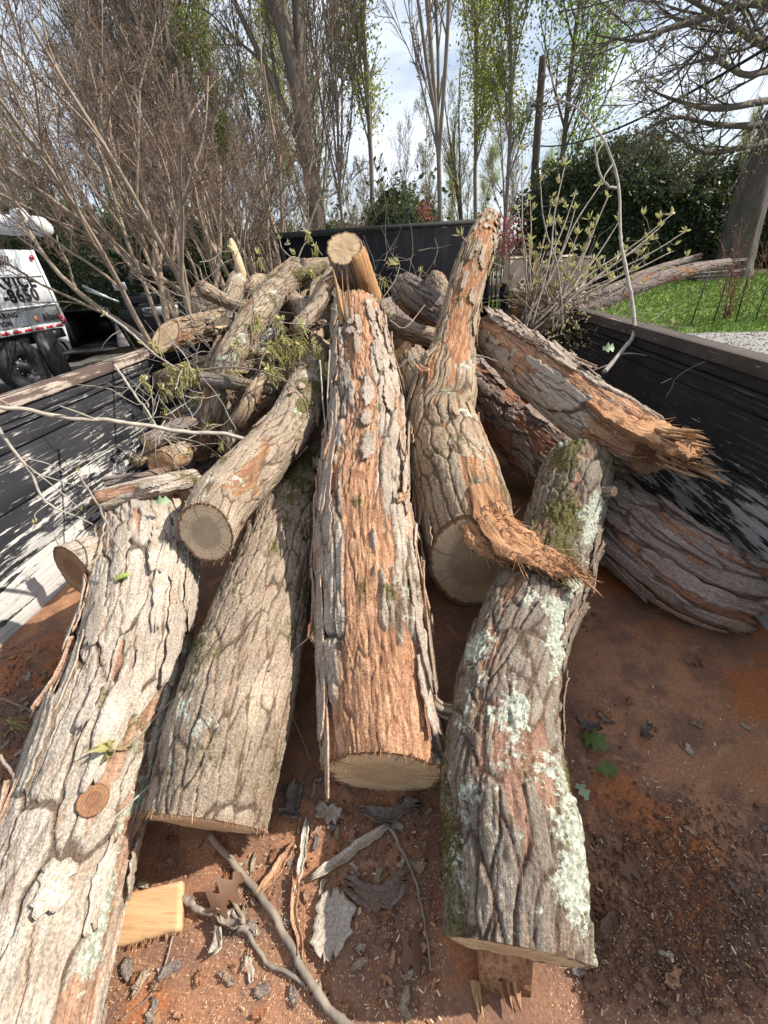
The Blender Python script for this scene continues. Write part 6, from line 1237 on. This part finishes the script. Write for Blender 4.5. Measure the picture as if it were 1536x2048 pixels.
# ================================================================== TALL TREES
def tall(seed, H, r_, br=(14, 6, 4, 3), ang=(.35, .7), l1=.42, t0=.3, up=.35, leafm=None, nl=0, ls=.06, bark=None, fork=0, lspread=.25, wig=.05, rmin=.011, name='bare_tree'):
    g = rng(seed); t = thing(name, (0, 0, 0), 'x', 'tree'); P = [np.zeros((1, 3))]; d = nrm(np.array([[g.normal() * .06, g.normal() * .06, 1]]))
    for s_ in range(13): d = nrm(d + g.normal(size=(1, 3)) * .035 + [0, 0, .03]); P.append(P[-1] + d * H / 13)
    P = np.stack(P, 1); Rr = r_ * (np.linspace(1, .12, 14) ** .8)[None]; Rr[0, 0] *= 1.35
    if fork:
        Pf, Rf = grow(g, P, Rr, fork, .22, .5, (.15, .35), .75, .85, 12, .45, .04); V, F = join([tubes(P, Rr, 12), tubes(Pf, Rf, 10)]); P1, R1 = grow(g, np.concatenate([Pf, crom(P[0], 12)[None]]), np.concatenate([Rf, np.interp(np.linspace(0, 13, 12), np.arange(14), Rr[0])[None]]), max(3, br[0] // (fork + 1) + 2), .2, .98, ang, l1, .5, 8, up, wig)
    else: V, F = tubes(P, Rr, 12); P1, R1 = grow(g, P, Rr, br[0], t0, .98, ang, l1, .5, 8, up, wig)
    obj('trunk', V, F, bark or MB_GREY, t, True)
    P2, R2 = grow(g, P1, R1, br[1], .2, 1., (.3, .7), .5, .55, 6, up * .8, .08); P3, R3 = grow(g, P2, R2, br[2], .2, 1., (.3, .8), .5, .6, 5, up * .6, .1); P4, R4 = grow(g, P3, R3, br[3], .15, 1., (.3, .8), .5, .7, 4, up * .5, .12)
    R3 = np.maximum(R3, rmin); R4 = np.maximum(R4, rmin * .7); V, F = join([tubes(P1, R1, 7), tubes(P2, np.maximum(R2, rmin * 1.4), 5), tubes(P3, R3, 3), tubes(P4, R4, 3)]); obj('crown', V, F, bark or MB_GREY, t, True)
    if leafm is not None:
        k = g.integers(0, len(P4), nl); j = g.integers(0, 4, nl); C_ = P4[k, j] + g.normal(size=(nl, 3)) * lspread; V, F = leaf_cloud(g, C_, ls, .6, .3); obj('foliage', V, F, leafm, t)
    return t
T_ = {}
T_['bare'] = tall(101, 19, .19, (20, 7, 6, 5), (.4, .8), .40, .2, .28)
T_['big'] = tall(102, 22, .30, (16, 7, 6, 4), (.35, .75), .38, .3, .3, ML_SPR, 3500, .06, MB_DARK, 3, .6)
T_['fan'] = tall(103, 15, .10, (20, 7, 6, 5), (.3, .6), .42, .15, .35, None, 0, .05, MB_GREY, 4)
T_['spr'] = tall(104, 17, .13, (22, 6, 5, 3), (.35, .7), .26, .3, .3, ML_SPR, 13000, .065, MB_GREY, 0, .35, name='spring_tree')
T_['fresh'] = tall(105, 14, .15, (18, 6, 4, 3), (.4, .8), .30, .25, .3, ML_SPR2, 8000, .07, MB_DARK, 0, .35, name='spring_tree')
T_['slim'] = tall(106, 16, .10, (26, 6, 5, 4), (.35, .7), .22, .25, .3, ML_SPR, 2200, .05, MB_GREY, 0, .35)
LT = {'bare': 'bare grey tree with upswept branches in the wood', 'big': 'large dark trunked tree with a few yellow green leaves', 'fan': 'bare tree whose many stems fan upward', 'spr': 'tall slender tree in pale yellow spring leaf', 'fresh': 'tree in fresh green leaf', 'slim': 'slim straight tree thinly leaved in the wood'}
usedt = set()
def place(kind, px, Y_, rz, sc_=1., label=None):
    o = T_[kind] if kind not in usedt else copy_tree(T_[kind]); usedt.add(kind); p = aty(px, 480, Y_); o.location = (p[0], p[1], 0); o.rotation_euler = (0, 0, rz); o.scale = (sc_,) * 3
    o['label'] = label or LT[kind]; 
    if not label: o['group'] = 'trees of the wood behind: ' + kind
    elif 'group' in o: del o['group']
    return o
place('big', 628, 17, .4, 1.0, 'tallest dark forked tree, its trunk rising just left of the upright log')
place('big', 478, 19, 2.2, .95, 'big dark tree leaning left above the crape myrtles')
place('fan', 868, 19, .3, 1.05, 'bare tree fanning up directly behind the black headboard')
place('spr', 958, 24, 1.0, .92, 'slender yellow leaved tree just right of the fanning bare tree')
place('spr', 1012, 23, 2.6, .85, 'slender yellow leaved tree nearest the utility pole on its left')
place('fresh', 1105, 22, .5, 1.0, 'fresh green leaved tree rising behind the utility pole')
place('spr', 742, 26, 4.0, 1.15, 'wide yellow leaved tree between the dark forked tree and the fanning one')
g = rng(2024)
for k_ in range(64):
    px = g.uniform(-350, 760) if k_ < 54 else g.uniform(760, 1040); Y_ = g.uniform(21, 46) if px < 700 else g.uniform(36, 55); kind = ['bare', 'slim', 'fan', 'spr', 'big', 'bare', 'slim', 'slim'][g.integers(8)] if px > 350 else ['bare', 'slim', 'fan', 'bare', 'slim', 'bare'][g.integers(6)]
    sc_ = g.uniform(.75, 1.1) if px < 700 else g.uniform(.5, .75) 
    place(kind, px, Y_, g.random() * 6.28, sc_)
for k_ in range(9): place(['spr', 'slim', 'fresh'][k_ % 3], 1040 + k_ * 68 + g.normal() * 15, g.uniform(34, 46), g.random() * 6, g.uniform(.42, .58))
# low distant thicket
C_ = []
for k_ in range(26000):
    px = g.uniform(-500, 1900); Y_ = g.uniform(38, 60); p = aty(px, 450, Y_); C_.append([p[0], p[1], abs(g.normal()) * (3.4 if px < 900 else 2.2)])
V, F = leaf_cloud(g, np.array(C_), .22, .6, .2); n = NT('far_thicket'); i = n.node('ShaderNodeNewGeometry').outputs['Random Per Island']; MFT = n.fin(n.mix(i, (.12, .115, .07), (.20, .21, .10)), .9)
obj('far_undergrowth', V, F, MFT, None, False, kind='stuff', label='hazy brown green undergrowth far behind all the trees')
# pink blossom shrubs
for (px, py, Y_, h_, lb) in [(850, 425, 15.5, 2.2, 'pink flowering shrub peeking above the headboard'), (1018, 478, 9.6, 1.3, 'dark pink flowering shrub right of the headboard')]:
    p = aty(px, py, Y_); t = shrub_stems(lb, px, 520, Y_, 8, .22, p[2] * .9, MTWIG, int(px), None, 'flowering_shrub'); gg = rng(int(px)); C_ = p + gg.normal(size=(420, 3)) * [.16, .2, .22]; V, F = leaf_cloud(gg, C_, .03, .7); obj('blossom', V, F, ML_RED, t)
# ================================================================== BIG LEANING TREE AT RIGHT
ok = thing('leaning_tree', aty(1465, 555, 14.6) * [1, 1, 0] + [0, 0, .6], 'huge grey trunked tree leaning at the right edge, its twiggy limbs overhanging the sky', 'tree')
TP = [aty(1458, 560, 14.6), aty(1478, 480, 14.7), aty(1505, 380, 14.8), aty(1560, 240, 14.9), aty(1640, 40, 15.0)]; TP[0][2] = .3
Pt = crom(TP, 40); Rt = np.interp(np.linspace(0, 1, 40), [0, .12, .4, 1], [.72, .50, .43, .34]); V, F = tubes(Pt[None], Rt[None], 40); 
nz = fbm(V * np.array([5, 5, .8]), 4, 5) - .5; ctr = np.repeat(Pt, 40, 0); V = V + nrm(V - ctr) * (nz * .22)[:, None]; obj('trunk', V, F, m_branch('oak_trunk', (.13, .11, .095), (.07, .058, .05), 14), ok, True)
limbs = [[(1640, 40, 15), (1560, 20, 12), (1500, 5, 10.5), (1407, 38, 9.8), (1326, 60, 9.4), (1277, 82, 9.2), (1190, 70, 9)], [(1600, 120, 15), (1540, 95, 11), (1480, 62, 10), (1400, 10, 9.4), (1330, -20, 9)],
         [(1575, 200, 15), (1536, 201, 12.5), (1434, 218, 11.5), (1353, 201, 11), (1290, 175, 10.8)], [(1560, 240, 15), (1520, 250, 13), (1434, 250, 12), (1353, 234, 11.4), (1290, 262, 11)], [(1545, 280, 15), (1500, 292, 13.4), (1407, 305, 12.4), (1350, 268, 12), (1330, 262, 11.8)], [(1640, 0, 15), (1600, -60, 11), (1520, -60, 9), (1400, -50, 8.5), (1250, -10, 8.2)], [(1590, 150, 15), (1545, 140, 12), (1490, 150, 11), (1430, 120, 10.4), (1370, 130, 10)]]
g = rng(88); PL_, RL_ = [], []
for L_ in limbs: PL_.append(crom([aty(*q_) for q_ in L_], 16)); RL_.append(np.linspace(.085, .012, 16))
PL_ = np.stack(PL_); RL_ = np.stack(RL_); MOL = m_branch('oak_limb', (.15, .125, .11), (.09, .075, .065), 8)
for k_ in range(len(limbs)): V, F = tubes(PL_[k_:k_ + 1], RL_[k_:k_ + 1], 8); obj('limb', V, F, MOL, ok, True)
P2, R2 = grow(g, PL_, RL_, 16, .15, 1., (.35, .95), .24, .4, 7, .06, .09); P3, R3 = grow(g, P2, R2, 7, .15, 1., (.3, .9), .45, .6, 5, .04, .10); P4, R4 = grow(g, P3, R3, 5, .15, 1, (.3, .9), .5, .7, 4, .0, .1)
V, F = join([tubes(P2, np.maximum(R2, .008), 5), tubes(P3, np.maximum(R3, .0045), 4), tubes(P4, np.maximum(R4, .003), 3)]); obj('crown', V, F, MOL, ok, True)
k = g.integers(0, len(P4), 4200); C_ = P4[k, g.integers(1, 4, 4200)] + g.normal(size=(4200, 3)) * .03; V, F = leaf_cloud(g, C_, .026, .5); obj('foliage', V, F, leaf_mat('bud_brown', (.24, .20, .13), (.18, .13, .09)), ok)
